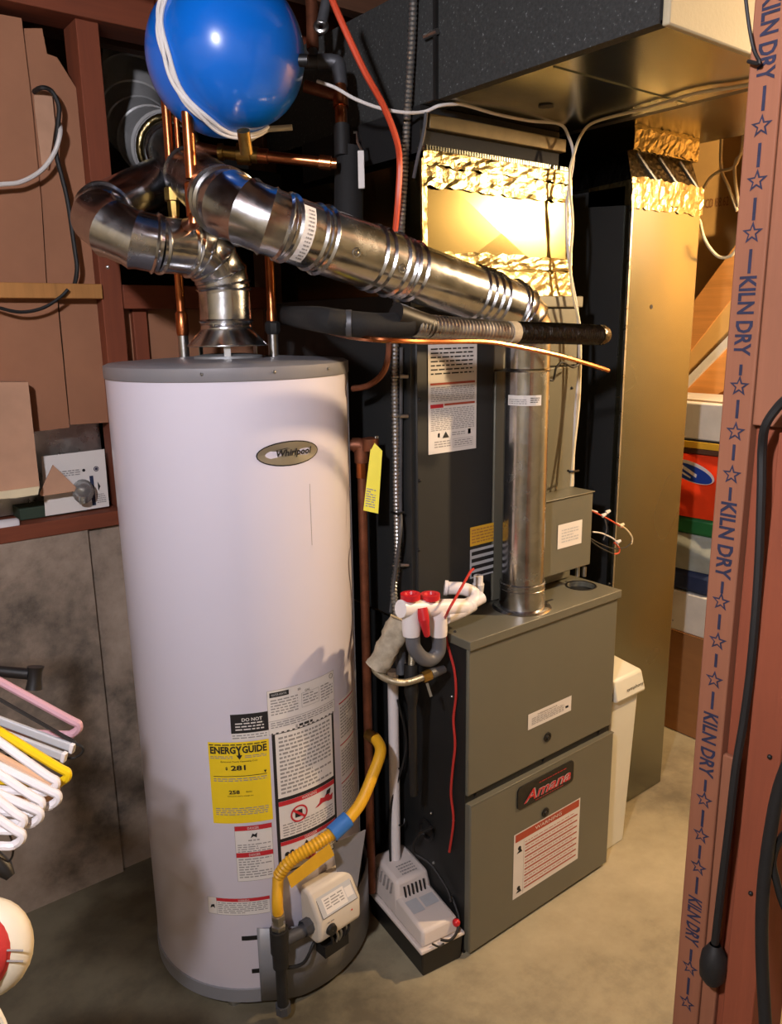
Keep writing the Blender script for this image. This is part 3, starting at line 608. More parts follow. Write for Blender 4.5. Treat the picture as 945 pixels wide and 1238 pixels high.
# top panel with a round knock-out hole
hc = at(702, 708, Z=FZ); hr = .037; x0, x1, y0, y1 = FX0-.003, FX1+.003, FY-.004, FB; mb = MB(); N = 32; vs = []; fs = []
def edge_pt(a):
    dx, dy = math.cos(a), math.sin(a); t = 1e9
    if dx > 1e-9: t = min(t, (x1-hc.x)/dx)
    if dx < -1e-9: t = min(t, (x0-hc.x)/dx)
    if dy > 1e-9: t = min(t, (y1-hc.y)/dy)
    if dy < -1e-9: t = min(t, (y0-hc.y)/dy)
    return hc.x+dx*t, hc.y+dy*t
ang = sorted([2*math.pi*i/N for i in range(N)]+[math.atan2(cy_-hc.y, cx_-hc.x) % (2*math.pi) for cx_ in (x0, x1) for cy_ in (y0, y1)]); M = len(ang)
for z in (FZ-.022, FZ):
    for a in ang: ex, ey = edge_pt(a); vs += [(hc.x+hr*math.cos(a), hc.y+hr*math.sin(a), z), (ex, ey, z)]
for i in range(M):
    j = (i+1) % M; fs += [(2*M+2*i, 2*M+2*i+1, 2*M+2*j+1, 2*M+2*j), (2*i+1, 2*j+1, 2*M+2*j+1, 2*M+2*i+1), (2*j, 2*i, 2*M+2*i, 2*M+2*j), (2*i, 2*j, 2*j+1, 2*i+1)]
mb.add(vs, fs).build('top_panel', 'furnace_grey', fu, bevel=.0015)
MB().lathe([(hr, FZ+.0005), (hr+.004, FZ+.0015), (hr+.006, FZ+.0005)], (hc.x, hc.y, 0), seg=36).build('hole_rim', 'dark_metal', fu)
zs = .424
def door(name, z0, z1, y0, lip):
    mb = MB().box(FX0+.001, FX1-.001, y0, FY+.03, z0, z1); o = mb.build(name, 'furnace_grey', fu, bevel=.004); return o
door('upper_door', .449, FZ-.023, FY+.004, 0); lo = door('lower_door', .012, zs+.004, FY-.006, 0)
MB().box(FX0+.003, FX1-.003, FY+.012, FY+.03, zs+.004, .449).build('door_gap', 'furnace_black', fu, smooth=False)
MB().box(FX0+.001, FX1-.001, FY-.007, FY+.004, zs+.0035, zs+.0065).build('door_ledge', 'furnace_grey', fu, bevel=.001)
for x in (.035, .28, .51): MB().cyl((FX0+x, FY+.013, .438), (FX0+x, FY+.008, .438), .005, 10).build('screw', 'black_plastic', fu)
def fx(x, y, Y=FY): p = at(x, y, Y=Y); return p.x, p.z
def knob(x, y, yy):
    X, Z = fx(x, y, yy); MB().lathe([(.013, 0), (.013, .002), (.008, .0035), (.007, .001)], (X, yy, Z), (0, -1, 0), 20).build('latch_ring', 'dark_metal', fu); MB().lathe([(.007, 0), (.005, .004), (.001, .0045)], (X, yy, Z), (0, -1, 0), 12).build('latch_screw', 'black_plastic', fu)
knob(661.5, 891, FY+.003); knob(659, 982, FY-.007)
X0, Z1 = fx(638, 864, FY+.004); X1, _ = fx(690, 848, FY+.004); W, H_ = X1-X0, .043
d = Decal(on_plane((X0, FY+.0035, Z1-H_), XA, ZA, -YA)); d.rect(0, 0, W, H_, 'white_paper', 1); d.text('WARNING NOTICE', W*.2, H_*.74, H_*.1, 'ink', W*.45); d.lines(W*.08, H_*.2, W*.82, H_*.68, 5); d.rect(W*.86, H_*.3, W*.93, H_*.45, 'ink'); d.build('notice_label', fu)
X0, Z1 = fx(625, 953, FY-.006); X1, Z2 = fx(691, 955, FY-.006); W = X1-X0; Zb = fx(625, 980, FY-.006)[1]; H_ = Z1-Zb
def rr(u0, v0, u1, v1, r): return [(cx+r*math.cos(math.radians(a)), cy+r*math.sin(math.radians(a))) for cx, cy, s in ((u1-r, v1-r, 0), (u0+r, v1-r, 90), (u0+r, v0+r, 180), (u1-r, v0+r, 270)) for a in (s, s+30, s+60, s+90)]
mb = MB(); P = rr(0, 0, W, H_, .012); Y0 = FY-.0065; mb.add([(X0+u, Y0, Zb+v) for u, v in P]+[(X0+u, Y0-.003, Zb+v) for u, v in P], [tuple(range(16)), tuple(range(16, 32))[::-1]]+[(i, (i+1) % 16, 16+(i+1) % 16, 16+i) for i in range(16)])
bd = mb.build('badge', 'black_plastic', fu, smooth=False); bd['label'] = 'black badge with red lettering'
d = Decal(on_plane((X0, Y0-.0032, Zb), XA, ZA, -YA)); d.text('Amana', W*.1, H_*.18, H_*.50, 'silver_ink', W*.84, 1, .035, .3); d.text('Amana', W*.1, H_*.18, H_*.50, 'red_plastic', W*.84, 2, .008, .3)
d.lines(W*.36, H_*.76, W*.86, H_*.84, 1, 'red_plastic'); d.lines(W*.3, H_*.07, W*.8, H_*.12, 1, 'red_plastic'); d.build('lettering', bd)
X0, Z1 = fx(621, 1010, FY-.006); X1, _ = fx(701, 966, FY-.006); W = X1-X0; H_ = Z1-fx(618, 1089, FY-.006)[1]
d = Decal(on_plane((X0, FY-.0062, Z1-H_), XA, ZA, -YA)); d.rect(0, 0, W, H_, 'white_paper', 1); d.rect(W*.02, H_*.87, W*.98, H_*.985, 'ink_brick', 2); d.text('WARNING', W*.3, H_*.905, H_*.05, 'white_paper', W*.4)
for k in range(8):
    v = .08+k*.095; d.rect(W*.16, H_*v, W*.96, H_*(v+.022), 'ink_brick', 2); d.lines(W*.16, H_*(v+.045), W*.9, H_*(v+.075), 1, 'ink_brick', word=.016, fill=.3)
for v in (.72, .10): d.disc(W*.08, H_*(v+.04), .006, .006, 'ink', 2); d.poly([(W*.04, H_*(v-.03)), (W*.12, H_*(v-.03)), (W*.1, H_*(v+.03))], 'ink', 2)
d.rect(W*.14, H_*.03, W*.143, H_*.85, 'ink_grey', 2); d.build('instruction_label', fu)
# side opening with cable glints on black side
sx = FX0-.001
c0 = at(516, 1003, X=sx); MB().lathe([(.028, 0), (.03, .004), (.022, .005), (.02, 0)], c0, (-1, 0, 0), 28).build('side_knockout', 'black_plastic', fu)
for x, y in ((521, 983), (524, 1043), (548, 992), (546, 842)): p = at(x, y, X=sx-.004); MB().ball(p, .004, 8).build('screw', 'steel', fu)
MB().box(FX0+.06, FX0+.075, FY+.045, FY+.046, FZ+.0006, FZ+.0012)
p = at(661, 727, Z=FZ); MB().box(p.x-.02, p.x+.022, p.y-.003, p.y+.003, FZ, FZ+.0008).build('slot', 'ink', fu, smooth=False)
for x, y in ((550, 764), (736, 706)): p = at(x, y, Z=FZ); MB().ball(p, .004, 8).build('screw', 'dark_metal', fu)

# ================================================================ COIL CABINET
KX0, KX1, KY, KB, KZ1 = at(501, 600, Y=1.37).x, at(697, 500, Y=1.37).x, 1.37, 1.95, at(690, 358, Y=1.37).z
cc = thing('coil_cabinet', 'tall dark metal coil cabinet standing on top of the furnace', 'cabinet', (KX0, KY, FZ))
xm = at(598, 460, Y=KY).x
box('side_panel', 'coil_black', cc, KX0-.002, KX0+.01, KY+.008, KB, FZ+.002, KZ1-.002); box('side_panel', 'furnace_black', cc, KX1-.01, KX1, KY+.006, KB, FZ+.002, KZ1-.002)
box('core', 'coil_black', cc, KX0+.01, KX1-.01, KY+.01, KB, FZ+.002, KZ1-.004)
box('front_panel', 'coil_black', cc, KX0+.008, xm-.002, KY, KY+.012, FZ+.004, KZ1-.003, .003)
zc = at(680, 442, Y=KY).z
box('front_panel', 'furnace_grey', cc, xm, KX1-.004, KY-.002, KY+.012, FZ+.004, zc-.003, .003)['label'] = 'olive grey front panel behind the vent pipe'
box('front_panel', 'furnace_grey', cc, xm, KX1-.004, KY+.004, KY+.012, zc, KZ1-.03, .002); box('cap_strip', 'furnace_grey', cc, KX0, KX1+.002, KY-.006, KY+.012, KZ1-.028, KZ1, .003)
for x, y in ((507, 483), (507, 581), (506, 665), (507, 720)): p = at(x, y, Y=KY); MB().ball((p.x, KY-.001, p.z), .004, 8).build('screw', 'black_plastic', cc)
for x, y in ((690, 469), (688, 570)): p = at(x, y, Y=KY); MB().ball((p.x, KY-.003, p.z), .004, 8).build('screw', 'black_plastic', cc)
def kx(x, y): p = at(x, y, Y=KY-.001); return p.x, p.z
X0, Zt = kx(517, 417); X1, Zb = kx(575, 543); W, H_ = X1-X0, Zt-kx(517.5, 550)[1]
d = Decal(on_plane((X0, KY-.001, Zt-H_), XA, ZA, -YA)); d.rect(0, 0, W, H_, 'white_paper', 1); d.lines(W*.05, H_*.72, W*.93, H_*.98, 7, 'ink', fill=.35, word=.018)
d.rect(W*.04, H_*.635, W*.96, H_*.655, 'ink_brick', 2); d.rect(W*.04, H_*.425, W*.3, H_*.46, 'ink_red', 2); d.rect(W*.32, H_*.44, W*.96, H_*.46, 'ink_brick', 2)
d.lines(W*.05, H_*.48, W*.95, H_*.62, 8); d.lines(W*.05, H_*.21, W*.95, H_*.42, 12); d.poly([(W*.28, H_*.14), (W*.42, H_*.14), (W*.35, H_*.2)], 'ink', 2); d.rect(W*.19, H_*.15, W*.23, H_*.19, 'ink_grey'); d.rect(W*.82, H_*.15, W*.88, H_*.2, 'ink'); d.lines(W*.48, H_*.15, W*.75, H_*.19, 2)
d.lines(W*.12, H_*.05, W*.45, H_*.12, 3); d.frame(W*.5, H_*.04, W*.92, H_*.12, .0007, 'ink_grey'); d.lines(W*.53, H_*.05, W*.9, H_*.11, 3); d.build('instruction_label', cc)
X0, Zt = kx(568, 638); X1, _ = kx(598, 634); Zb = kx(568, 661)[1]; W, H_ = X1-X0, Zt-Zb
d = Decal(on_plane((X0, KY-.001, Zb), XA, ZA, -YA)); d.rect(0, 0, W, H_, 'box_yellow', 1); d.lines(W*.06, H_*.1, W*.94, H_*.9, 5, 'orange_wood'); o = d.build('small_label', cc); o['label'] = 'small yellow label'
Zb2 = kx(568, 700)[1]; H2 = kx(568, 665)[1]-Zb2; d = Decal(on_plane((X0, KY-.001, Zb2), XA, ZA, -YA)); d.rect(0, 0, W, H2, 'silver_ink', 1)
for k in range(4): d.rect(W*.06, H2*(.06+.24*k), W*.96, H2*(.19+.24*k), 'ink', 2)
d.build('striped_label', cc)
# control box on the cabinet front
gb = thing('control_box', 'olive grey metal control box with a white sticker, right of the vent pipe', 'electrical box', at(684, 650, Y=1.29))
BY = 1.30; bx0, bx1 = at(652.7, 650, Y=BY).x, at(715, 640, Y=BY).x; bz1 = at(716, 595, Y=BY).z; bz0 = at(711, 683, Y=BY).z
MB().box(bx0, bx1, BY, KY-.003, bz0, bz1).build('enclosure', 'furnace_grey', gb, bevel=.003); MB().box(bx0-.002, bx1+.003, BY-.004, KY-.004, bz1, bz1+.003).build('lid', 'furnace_grey', gb, bevel=.001)
X0, Z1 = fx(674, 635, BY); X1, _ = fx(703, 631, BY); Zb = fx(674, 664, BY)[1]; d = Decal(on_plane((X0, BY-.001, Zb), XA, ZA, -YA)); W, H_ = X1-X0, Z1-Zb; d.rect(0, 0, W, H_, 'white_paper', 1); d.lines(W*.15, H_*.2, W*.85, H_*.8, 5, 'silver_ink'); d.build('sticker', gb)
for x in (698, 706): p = at(x, 690, Y=BY+.02); MB().cyl(p+ZA*.012, p-ZA*.016, .006, 10).build('connector', 'steel', gb)

# ================================================================ PLENUM AND TRUNKS
PX0, PX1 = at(512, 250, Y=KY+.01).x, at(684, 250, Y=KY+.01).x; pzb, pzt = KZ1+.001, at(510, 190, Y=KY).z
pl = thing('plenum', 'bright galvanised plenum box taped with foil above the coil cabinet', 'duct', (PX0, KY, pzb))
o = MB(); a = [(PX0-.004, KY+.006, pzb), (PX1+.022, KY+.006, pzb), (PX1+.022, KB-.05, pzb), (PX0-.004, KB-.05, pzb)]; c = [(PX0, KY+.012, pzt), (PX1, KY+.012, pzt), (PX1, KB-.05, pzt), (PX0, KB-.05, pzt)]
zc2 = (pzb+pzt)/2; cen = (PX0/2+PX1/2, KY+.004, zc2)
vs = a+c+[cen]; fs = [(0, 1, 8), (1, 5, 8), (5, 4, 8), (4, 0, 8), (1, 2, 6, 5), (2, 3, 7, 6), (3, 0, 4, 7), (4, 5, 6, 7), (0, 3, 2, 1)]
o.add(vs, fs).build('box_panel', 'plenum_metal', pl, smooth=False)
def tapestrip(parent, x0, x1, y, z0, z1, name='foil_tape', m='foil_tape', amp=.003, nx=26, nz=4):
    vs = []; fs = []
    for j in range(nz+1):
        for i in range(nx+1):
            e = j in (0, nz); vs.append((x0+(x1-x0)*i/nx, y-random.uniform(0, amp)-.001, z0+(z1-z0)*j/nz+(random.uniform(-.004, .004) if e else 0)))
    for j in range(nz):
        for i in range(nx): q = j*(nx+1)+i; fs.append((q, q+1, q+nx+2, q+nx+1))
    return MB().add(vs, fs).build(name, m, parent, smooth=False)
tapestrip(pl, PX0-.006, PX1+.006, KY+.006, pzt-.012, pzt+.020); tapestrip(pl, PX0-.006, PX1+.006, KY+.006, pzt-.055, pzt-.014); tapestrip(pl, PX0-.005, PX1+.012, KY+.004, pzb+.06, pzb+.09); tapestrip(pl, PX0-.005, PX1+.02, KY+.003, pzb-.002, pzb+.055, amp=.002)
for xx, s in ((PX0-.003, -1), (PX1+.006, 1)):
    MB().beam((xx+(.012 if s > 0 else 0), KY+.004, pzb), (xx, KY+.007, pzt), -YA, .014, .006).build('corner_tape', 'foil_tape', pl, smooth=False)
# flexible neck / dark transition above
TZ = 2.003
MB().add([(PX0+.008, KY+.03, pzt+.018), (PX1-.01, KY+.03, pzt+.018), (PX1-.01, KB-.08, pzt+.018), (PX0+.008, KB-.08, pzt+.018), (PX0+.008, KY+.03, TZ), (PX1-.01, KY+.03, TZ), (PX1-.01, KB-.08, TZ), (PX0+.008, KB-.08, TZ)],
         [(0, 1, 5, 4), (1, 2, 6, 5), (2, 3, 7, 6), (3, 0, 4, 7)]).build('canvas_neck', 'insulation', pl, smooth=False)
mb = MB()
for k in range(60):
    x = PX0+(PX1-PX0)*k/60; mb.box(x, x+.004, KY-.001, KY+.03, pzt+.017, pzt+.026)
mb.build('crimped_edge', 'galvanized_duct', pl, smooth=False)
box('neck_flange', 'dull_brown', pl, PX0+.02, PX1-.004, KY+.012, KY+.05, TZ-.048, TZ-.018, .002)
TX0, TY0 = 1.197, .826
tr = thing('supply_duct', 'overhead supply duct wrapped in black liner with bare brassy underside', 'duct', (TX0, TY0, TZ))
TX1 = at(770, 140, Z=TZ).x
box('duct_underside', 'galvanized_duct', tr, TX0, TX1, TY0, 2.05, TZ+.001, TZ+.006)
box('side_liner', 'duct_liner', tr, TX0-.004, TX0+.02, TY0, KY-.02, TZ, 2.29); box('side_liner', 'duct_liner', tr, TX0-.001, TX0+.02, KY-.018, 2.06, TZ+.003, at(467, 2, X=TX0).z)
box('standing_seam', 'dark_metal', tr, TX0-.012, TX0, KY-.024, KY-.016, TZ-.002, 2.29)
p = at(521, 41, X=TX0-.012); MB().cyl((p.x, p.y-.02, p.z), (p.x, p.y+.02, p.z), .006, 8).build('bolt', 'steel', tr)
box('duct_core', 'old_galvanized', tr, TX0+.02, TX1, TY0+.01, 2.05, TZ+.006, 2.16)
p1 = at(660, 128, Z=TZ); MB().lathe([(.001, 0), (.016, .001), (.017, .003)], (p1.x, p1.y, TZ-.003), seg=24).build('plug_hole', 'ink', tr)
e0 = at(779, 83, Z=TZ); e1_ = at(900, 60, Z=TZ)
for yy in (TY0+.24,): box('cross_seam', 'galvanized_duct', tr, TX0+.03, TX1, yy, yy+.003, TZ-.001, TZ+.002)
fp = struct(box('trim_1', 'wall_cream', None, TX0+.0, 2.6, TY0-.016, TY0-.002, TZ-.004, 2.298, .003))
RX0 = TX1+.03; RZ = 2.05; RX1 = 2.26
rt = thing('return_duct', 'overhead return duct with dull brassy underside beyond the supply duct', 'duct', (RX0, TY0, RZ))
box('duct_body', 'galvanized_duct', rt, RX0, RX1, TY0+.02, 1.98, RZ, 2.28); box('edge_strip', 'black_plastic', rt, RX0-.028, RX0+.02, TY0+.02, 1.9, TZ+.008, TZ+.014)
# return drop
DX0, DX1, DY, DB = 1.893, 2.226, 1.364, 1.93
rd = thing('return_drop', 'tall bare galvanised return air duct standing right of the furnace', 'duct', (DX0, DY, 0))
dz = at(847, 232, Y=DY).z
MB().box(DX0, DX1, DY, DB, .002, dz).build('duct_body', 'galvanized_duct', rd, bevel=.002)
box('corner_seam', 'galvanized', rd, DX0-.001, DX0+.006, DY-.003, DY+.004, .002, dz)
p = at(787, 371, Y=DY); MB().lathe([(.001, 0), (.0055, .0005), (.006, 0)], (p.x, DY-.001, p.z), (0, -1, 0), 14).build('hole', 'ink', rd)
tapestrip(rd, DX0-.004, DX1+.003, DY, dz-.052, dz+.012, amp=.004)
for k in range(1): tapestrip(rd, DX0-.004, DX1+.003, DY-.002, dz-.066, dz-.05, amp=.002, nz=1)
# left face tape
mb = MB(); mb.add([(DX0-.003, DY, dz-.06), (DX0-.003, DY+.14, dz-.05), (DX0-.003, DY+.14, dz), (DX0-.003, DY, dz+.005)], [(0, 1, 2, 3)]).build('foil_tape', 'foil_tape', rd, smooth=False)
box('side_face', 'coil_black', rd, DX0-.003, DX0-.001, DY+.02, DB, .01, dz-.01)['label'] = 'dark left face'  # near-black sheet laid over the left face of the duct
z2, z3 = at(848, 200, Y=DY).z+.01, at(765, 168, Y=DY).z+.03
mb = MB(); s0 = [(DX0+.002, DY+.004, dz), (DX1-.002, DY+.004, dz), (DX1-.002, DB, dz), (DX0+.002, DB, dz)]; s1 = [(DX0+.012, DY+.03, z2), (DX1-.014, DY+.03, z2), (DX1-.014, DB, z2), (DX0+.012, DB, z2)]
mb.add(s0+s1, [(0, 1, 5, 4), (1, 2, 6, 5), (2, 3, 7, 6), (3, 0, 4, 7)]).build('canvas_connector', 'black_foil', rd, smooth=False)
for k in range(3):
    xx = DX0+.05+k*.10; MB().beam((xx, DY+.026, z2-.004), (xx+.07, DY+.004, dz+.004), -YA, .006, .006).build('canvas_fold', 'old_galvanized', rd, smooth=False)
box('upper_collar', 'plenum_metal', rd, DX0+.012, DX1-.014, DY+.012, DB, z2, RZ); tapestrip(rd, DX0+.012, DX1-.016, DY+.012, z2+.002, z2+.05); tapestrip(rd, DX0+.012, DX1-.016, DY+.012, RZ-.05, RZ-.006)
# other dark ducts behind, in the black gap
bd2 = tag(box('branch_duct', 'insulation', None, 1.02, TX0-.012, 1.97, 2.06, 1.80, 1.95, .004), 'dark lined branch duct in the shadow left of the supply duct', 'duct')

# waste bin
wbn = thing('waste_bin', 'white plastic pedal bin squeezed between the furnace and the return duct', 'bin', (1.83, 1.30, 0))
bx_ = at(747, 1009, Z=0).x; 
mb = MB().add([(1.765, 1.255, .0), (1.865, 1.255, 0), (1.865, 1.345, 0), (1.765, 1.345, 0), (1.755, 1.245, .50), (1.882, 1.245, .50), (1.882, 1.352, .50), (1.755, 1.352, .50)], [(0, 1, 5, 4), (1, 2, 6, 5), (2, 3, 7, 6), (3, 0, 4, 7), (3, 2, 1, 0)]); mb.build('body', 'bin_white', wbn, bevel=.006)
mb = MB().add([(1.75, 1.225, .50), (1.892, 1.225, .50), (1.89, 1.356, .50), (1.75, 1.356, .50), (1.75, 1.24, .565), (1.886, 1.24, .565), (1.886, 1.356, .58), (1.75, 1.356, .58)], [(0, 1, 5, 4), (1, 2, 6, 5), (2, 3, 7, 6), (3, 0, 4, 7), (3, 2, 1, 0), (4, 5, 6, 7)]); mb.build('lid', 'bin_white', wbn, bevel=.008)
d = Decal(on_plane((1.80, 1.2295, .52), XA, (0, .2, .98), -YA), .002); d.text('symphony', 0, 0, .012, 'ink', .082, 1, .01, .2); d.build('lettering', wbn)

# ================================================================ EXPANSION TANK AND PLUMBING
tc = at(277, 65, D=1.46); vd = (CAM-tc).normalized(); ax = (vd*.74+RT*.60+UP*.32).normalized()
tk = thing('expansion_tank', 'round blue expansion tank strapped up above the water heater', 'tank', tc)
R0 = .133; prof = []
for k in range(13):
    a = math.pi*k/12*.5; prof.append((R0*math.sin(math.pi/2*k/12)+1e-5, -.04-R0*.86*math.cos(math.pi/2*k/12)))
prof += [(R0, -.02), (R0+.002, -.012), (R0+.002, .0), (R0, .006), (R0, .02)]
prof += [(R0*math.cos(math.pi/2*k/12)+1e-5, .02+R0*.86*math.sin(math.pi/2*k/12)) for k in range(1, 13)]
MB().lathe(prof, tc, ax, 64).build('shell', 'blue_enamel', tk)
pv = at(365, 73, D=1.44); MB().sweep([pv-RT*.02, pv+RT*.01], .011, 12).build('valve_stem', 'black_plastic', tk)
MB().cyl(at(294, 158, D=1.44), at(298, 185, D=1.47), .012, 12).build('nipple', 'brass', tk)
cb = thing('cable_bundle', 'loops of white cable hung around the blue tank', 'cable', tc)
side = ax.cross(UP).normalized(); up2 = side.cross(ax).normalized()
if side.dot(RT) < 0: side = -side
if up2.z < 0: up2 = -up2
for k, (o_, rr_) in enumerate(((-.016, .1375), (-.004, .138), (-.010, .142))):
    pts = []
    for i in range(31):
        a = math.radians(148+i*5.6); pts.append(tc+ax*(o_+.004*math.sin(i*.7+k))+side*(rr_*math.cos(a))+up2*(rr_*math.sin(a)))
    pts = [pts[0]+V((0, 0, 2.298-pts[0].z)), pts[0].lerp(pts[0]+V((0, 0, 2.298-pts[0].z)), .5)]+pts
    MB().sweep(curve(pts, 3), .0038, 8).build('cable_loop', 'white_cable', cb)
# copper lines to the heater
def vline(x, y, Yv): p = at(x, y, Y=Yv); return V((p.x, p.y, 0))
cw = thing('cold_water_pipe', 'copper pipe with brass union rising from the left heater nipple', 'pipe', pc+ZA*.055)
b0 = V((pc.x, pc.y, 0)); zc_ = lambda y: at(210, y, Y=pc.y).z
MB().lathe([(.0125, pc.z+.05), (.0145, pc.z+.056), (.0145, pc.z+.10), (.011, pc.z+.105)], b0, seg=14).build('adapter', 'copper', cw)
MB().lathe([(.010, pc.z+.1), (.010, zc_(262))], b0, seg=14).build('pipe', 'copper', cw)
MB().lathe([(.0125, zc_(262)), (.014, zc_(250)), (.014, zc_(244)), (.019, zc_(243)), (.019, zc_(228)), (.014, zc_(227)), (.015, zc_(214)), (.012, zc_(208)), (.001, zc_(208))], b0, seg=8).build('union', 'brass', cw)
MB().lathe([(.0105, zc_(212)), (.0105, 2.515)], b0, seg=14).build('pipe', 'copper', cw)
MB().lathe([(.0065, zc_(205)), (.0065, 2.515)], b0+RT*.021, seg=10).build('small_pipe', 'copper', cw)
hw = thing('hot_water_pipe', 'copper pipe with black valve rising from the right heater nipple', 'pipe', ph+ZA*.055)
b1 = V((ph.x, ph.y, 0))
MB().lathe([(.013, ph.z+.05), (.018, ph.z+.058), (.018, ph.z+.075), (.013, ph.z+.08), (.001, ph.z+.08)], b1, seg=8).build('nut', 'iron_pipe', hw)
MB().lathe([(.0125, ph.z+.078), (.0125, ph.z+.10), (.0105, ph.z+.105), (.0105, 1.76)], b1, seg=14).build('pipe', 'copper', hw)
d2 = at(231, 205, Y=1.47); cz = lambda y: at(231, y, Y=1.47).z
cp = thing('copper_riser', 'short copper riser with couplings behind the flue elbows', 'pipe', d2)
b2 = V((d2.x, d2.y, 0)); MB().lathe([(.011, cz(216)), (.011, 2.515)], b2, seg=14).build('pipe', 'copper', cp)
MB().lathe([(.0145, cz(262)), (.0145, cz(222)), (.012, cz(220))], b2, seg=14).build('coupling', 'copper', cp)
MB().sweep(curve([b2+ZA*(cz(262)+.004), b2+ZA*(cz(268)), at(226, 272, D=1.62), at(218, 272, D=1.66)], 4), .0125, 12).build('elbow', 'copper', cp)
h_ = lambda x, y, D=1.70: at(x, y, D=D)
cl = thing('copper_crossline', 'horizontal copper line with brass ball valve under the blue tank', 'pipe', h_(300, 190))
MB().cyl(h_(238, 178), h_(266, 184), .012, 12).build('pipe', 'old_copper', cl)
MB().sweep([h_(264, 184), h_(270, 184), h_(271, 184), h_(286, 186), h_(287, 186), h_(303, 187), h_(304, 187), h_(312, 188)], [.018, .018, .014, .014, .022, .022, .017, .017], 12).build('ball_valve', 'brass', cl)
MB().cyl(h_(312, 188), h_(395, 197), .0115, 14).build('pipe', 'copper', cl)
MB().sweep([h_(312, 188), h_(324, 189)], .0155, 12).build('coupling', 'copper', cl); MB().sweep([h_(386, 196), h_(400, 197.5), h_(401, 197.6), h_(407, 198)], [.0155, .0155, .012, .012], 12).build('end_cap', 'bright_copper', cl)
MB().cyl(h_(297, 186, 1.69), h_(297, 172, 1.66), .006, 8).build('valve_stem', 'brass', cl)
MB().sweep([h_(296, 172, 1.64), h_(308, 165, 1.64), h_(324, 156, 1.64), h_(353, 154, 1.64)], [.005, .005, .006, .006], 8).build('valve_handle', 'cream_cable', cl)
# far right riser group
rs = thing('insulated_riser', 'brown copper riser entering black pipe insulation left of the conduit', 'pipe', h_(412, 200, 1.75))
g_ = lambda x, y, D=1.74: at(x, y, D=D)
MB().sweep([g_(374, -20), g_(377, 8), g_(378, 60)], .0135, 12).build('pipe', 'old_copper', rs)
MB().sweep([g_(378, 60), g_(379, 72)], .010, 12).build('pipe', 'grey_iron', rs)
MB().sweep([g_(366, 75), g_(384, 75), g_(385, 75), g_(402, 75)], [.015, .015, .017, .017], 12).build('tee', 'grey_iron', rs)
MB().sweep(curve([g_(398, 75), g_(408, 77), g_(410, 90), g_(411, 104)], 4), .0165, 12).build('elbow', 'grey_iron', rs)
MB().sweep([g_(411, 100), g_(413, 178)], .0135, 14).build('pipe', 'copper', rs)
MB().sweep([g_(411, 112), g_(412, 130)], .0175, 12).build('tee', 'copper', rs); MB().sweep([g_(368, 104), g_(408, 116)], .013, 12).build('branch', 'old_copper', rs)
MB().sweep([g_(413, 152), g_(414, 190)], .018, 14).build('sleeve', 'black_rubber', rs)
MB().sweep([g_(422, 182, 1.76), g_(421, 300, 1.76)], .033, 16).build('pipe_insulation', 'insulation', rs)
MB().beam(g_(436, 182, 1.72), g_(437, 228, 1.72), FW, .014, .004).build('lever_handle', 'white_cable', rs, bevel=.0015)
MB().sweep([g_(427, 160, 1.72), g_(431, 160, 1.72), g_(432, 172, 1.72), g_(437, 182, 1.72)], .003, 6).build('lever_neck', 'steel', rs)
MB().sweep([g_(397, -20, 1.7), g_(393, 8, 1.7), g_(389, 28, 1.7)], [.010, .011, .012], 10).build('grey_lever', 'grey_iron', rs); MB().torus(g_(388, 32, 1.7), FW, .011, .006, 16, 8).build('valve_body', 'steel', rs)

# refrigerant suction line, wrapped
sl_ = thing('refrigerant_line', 'thick black insulated refrigerant line with foil-taped right half', 'pipe', at(560, 400, Y=1.16))
Y_ = 1.17
a = [at(330, 378, D=1.95), at(350, 382, D=1.85), at(385, 386, Y=1.25), at(420, 391, Y=1.2), at(462, 394, Y=1.18), at(495, 392, Y=Y_)]
MB().sweep(curve(a, 5), .023, 16).build('pipe_insulation', 'insulation', sl_)
MB().sweep(curve([at(478, 380, Y=Y_), at(505, 390, Y=Y_), at(520, 395, Y=Y_)], 5), .022, 14).build('pipe_insulation', 'black_plastic', sl_)
corrug([at(500, 393, Y=Y_), at(560, 398, Y=Y_), at(616, 402, Y=Y_)], .0215, .009, .0012, 14).build('foil_wrap', 'galvanized', sl_)
MB().sweep([at(613, 402, Y=Y_), at(622, 402, Y=Y_)], .0235, 14).build('tape_band', 'foam', sl_)
corrug([at(620, 402, Y=Y_), at(670, 403, Y=Y_), at(724, 405, Y=Y_)], .022, .008, .0014, 14).build('black_foil_wrap', 'black_foil', sl_)
MB().sweep([at(722, 405, Y=Y_), at(727, 405, Y=Y_), at(731, 405, Y=Y_)], [.0235, .0235, .019], 14).build('end_cap', 'black_foil', sl_)
MB().sweep([at(421, 391, Y=1.197)-RT*.004, at(421, 391, Y=1.197)+RT*.006], .0245, 14).build('tape_band', 'grey_iron', sl_)
Y2 = 1.14
tag(tube('liquid_line', 'bright_copper', None, [at(352, 384, D=1.75), at(400, 402, D=1.62), at(450, 410, Y=Y2+.02), at(520, 413, Y=Y2), at(585, 413, Y=Y2), at(630, 420, Y=Y2), at(680, 431, Y=Y2), at(735, 448, Y=Y2)], .0052), 'thin bright copper tube running under the black refrigerant line, cut at the right', 'pipe')
tag(tube('copper_loop', 'old_copper', None, [at(426, 470, D=1.78), at(445, 466, D=1.76), at(462, 452, D=1.75), at(469, 432, D=1.75), at(470, 415, D=1.75)], .007), 'dull red copper tube curving behind the right of the water heater lid', 'pipe')

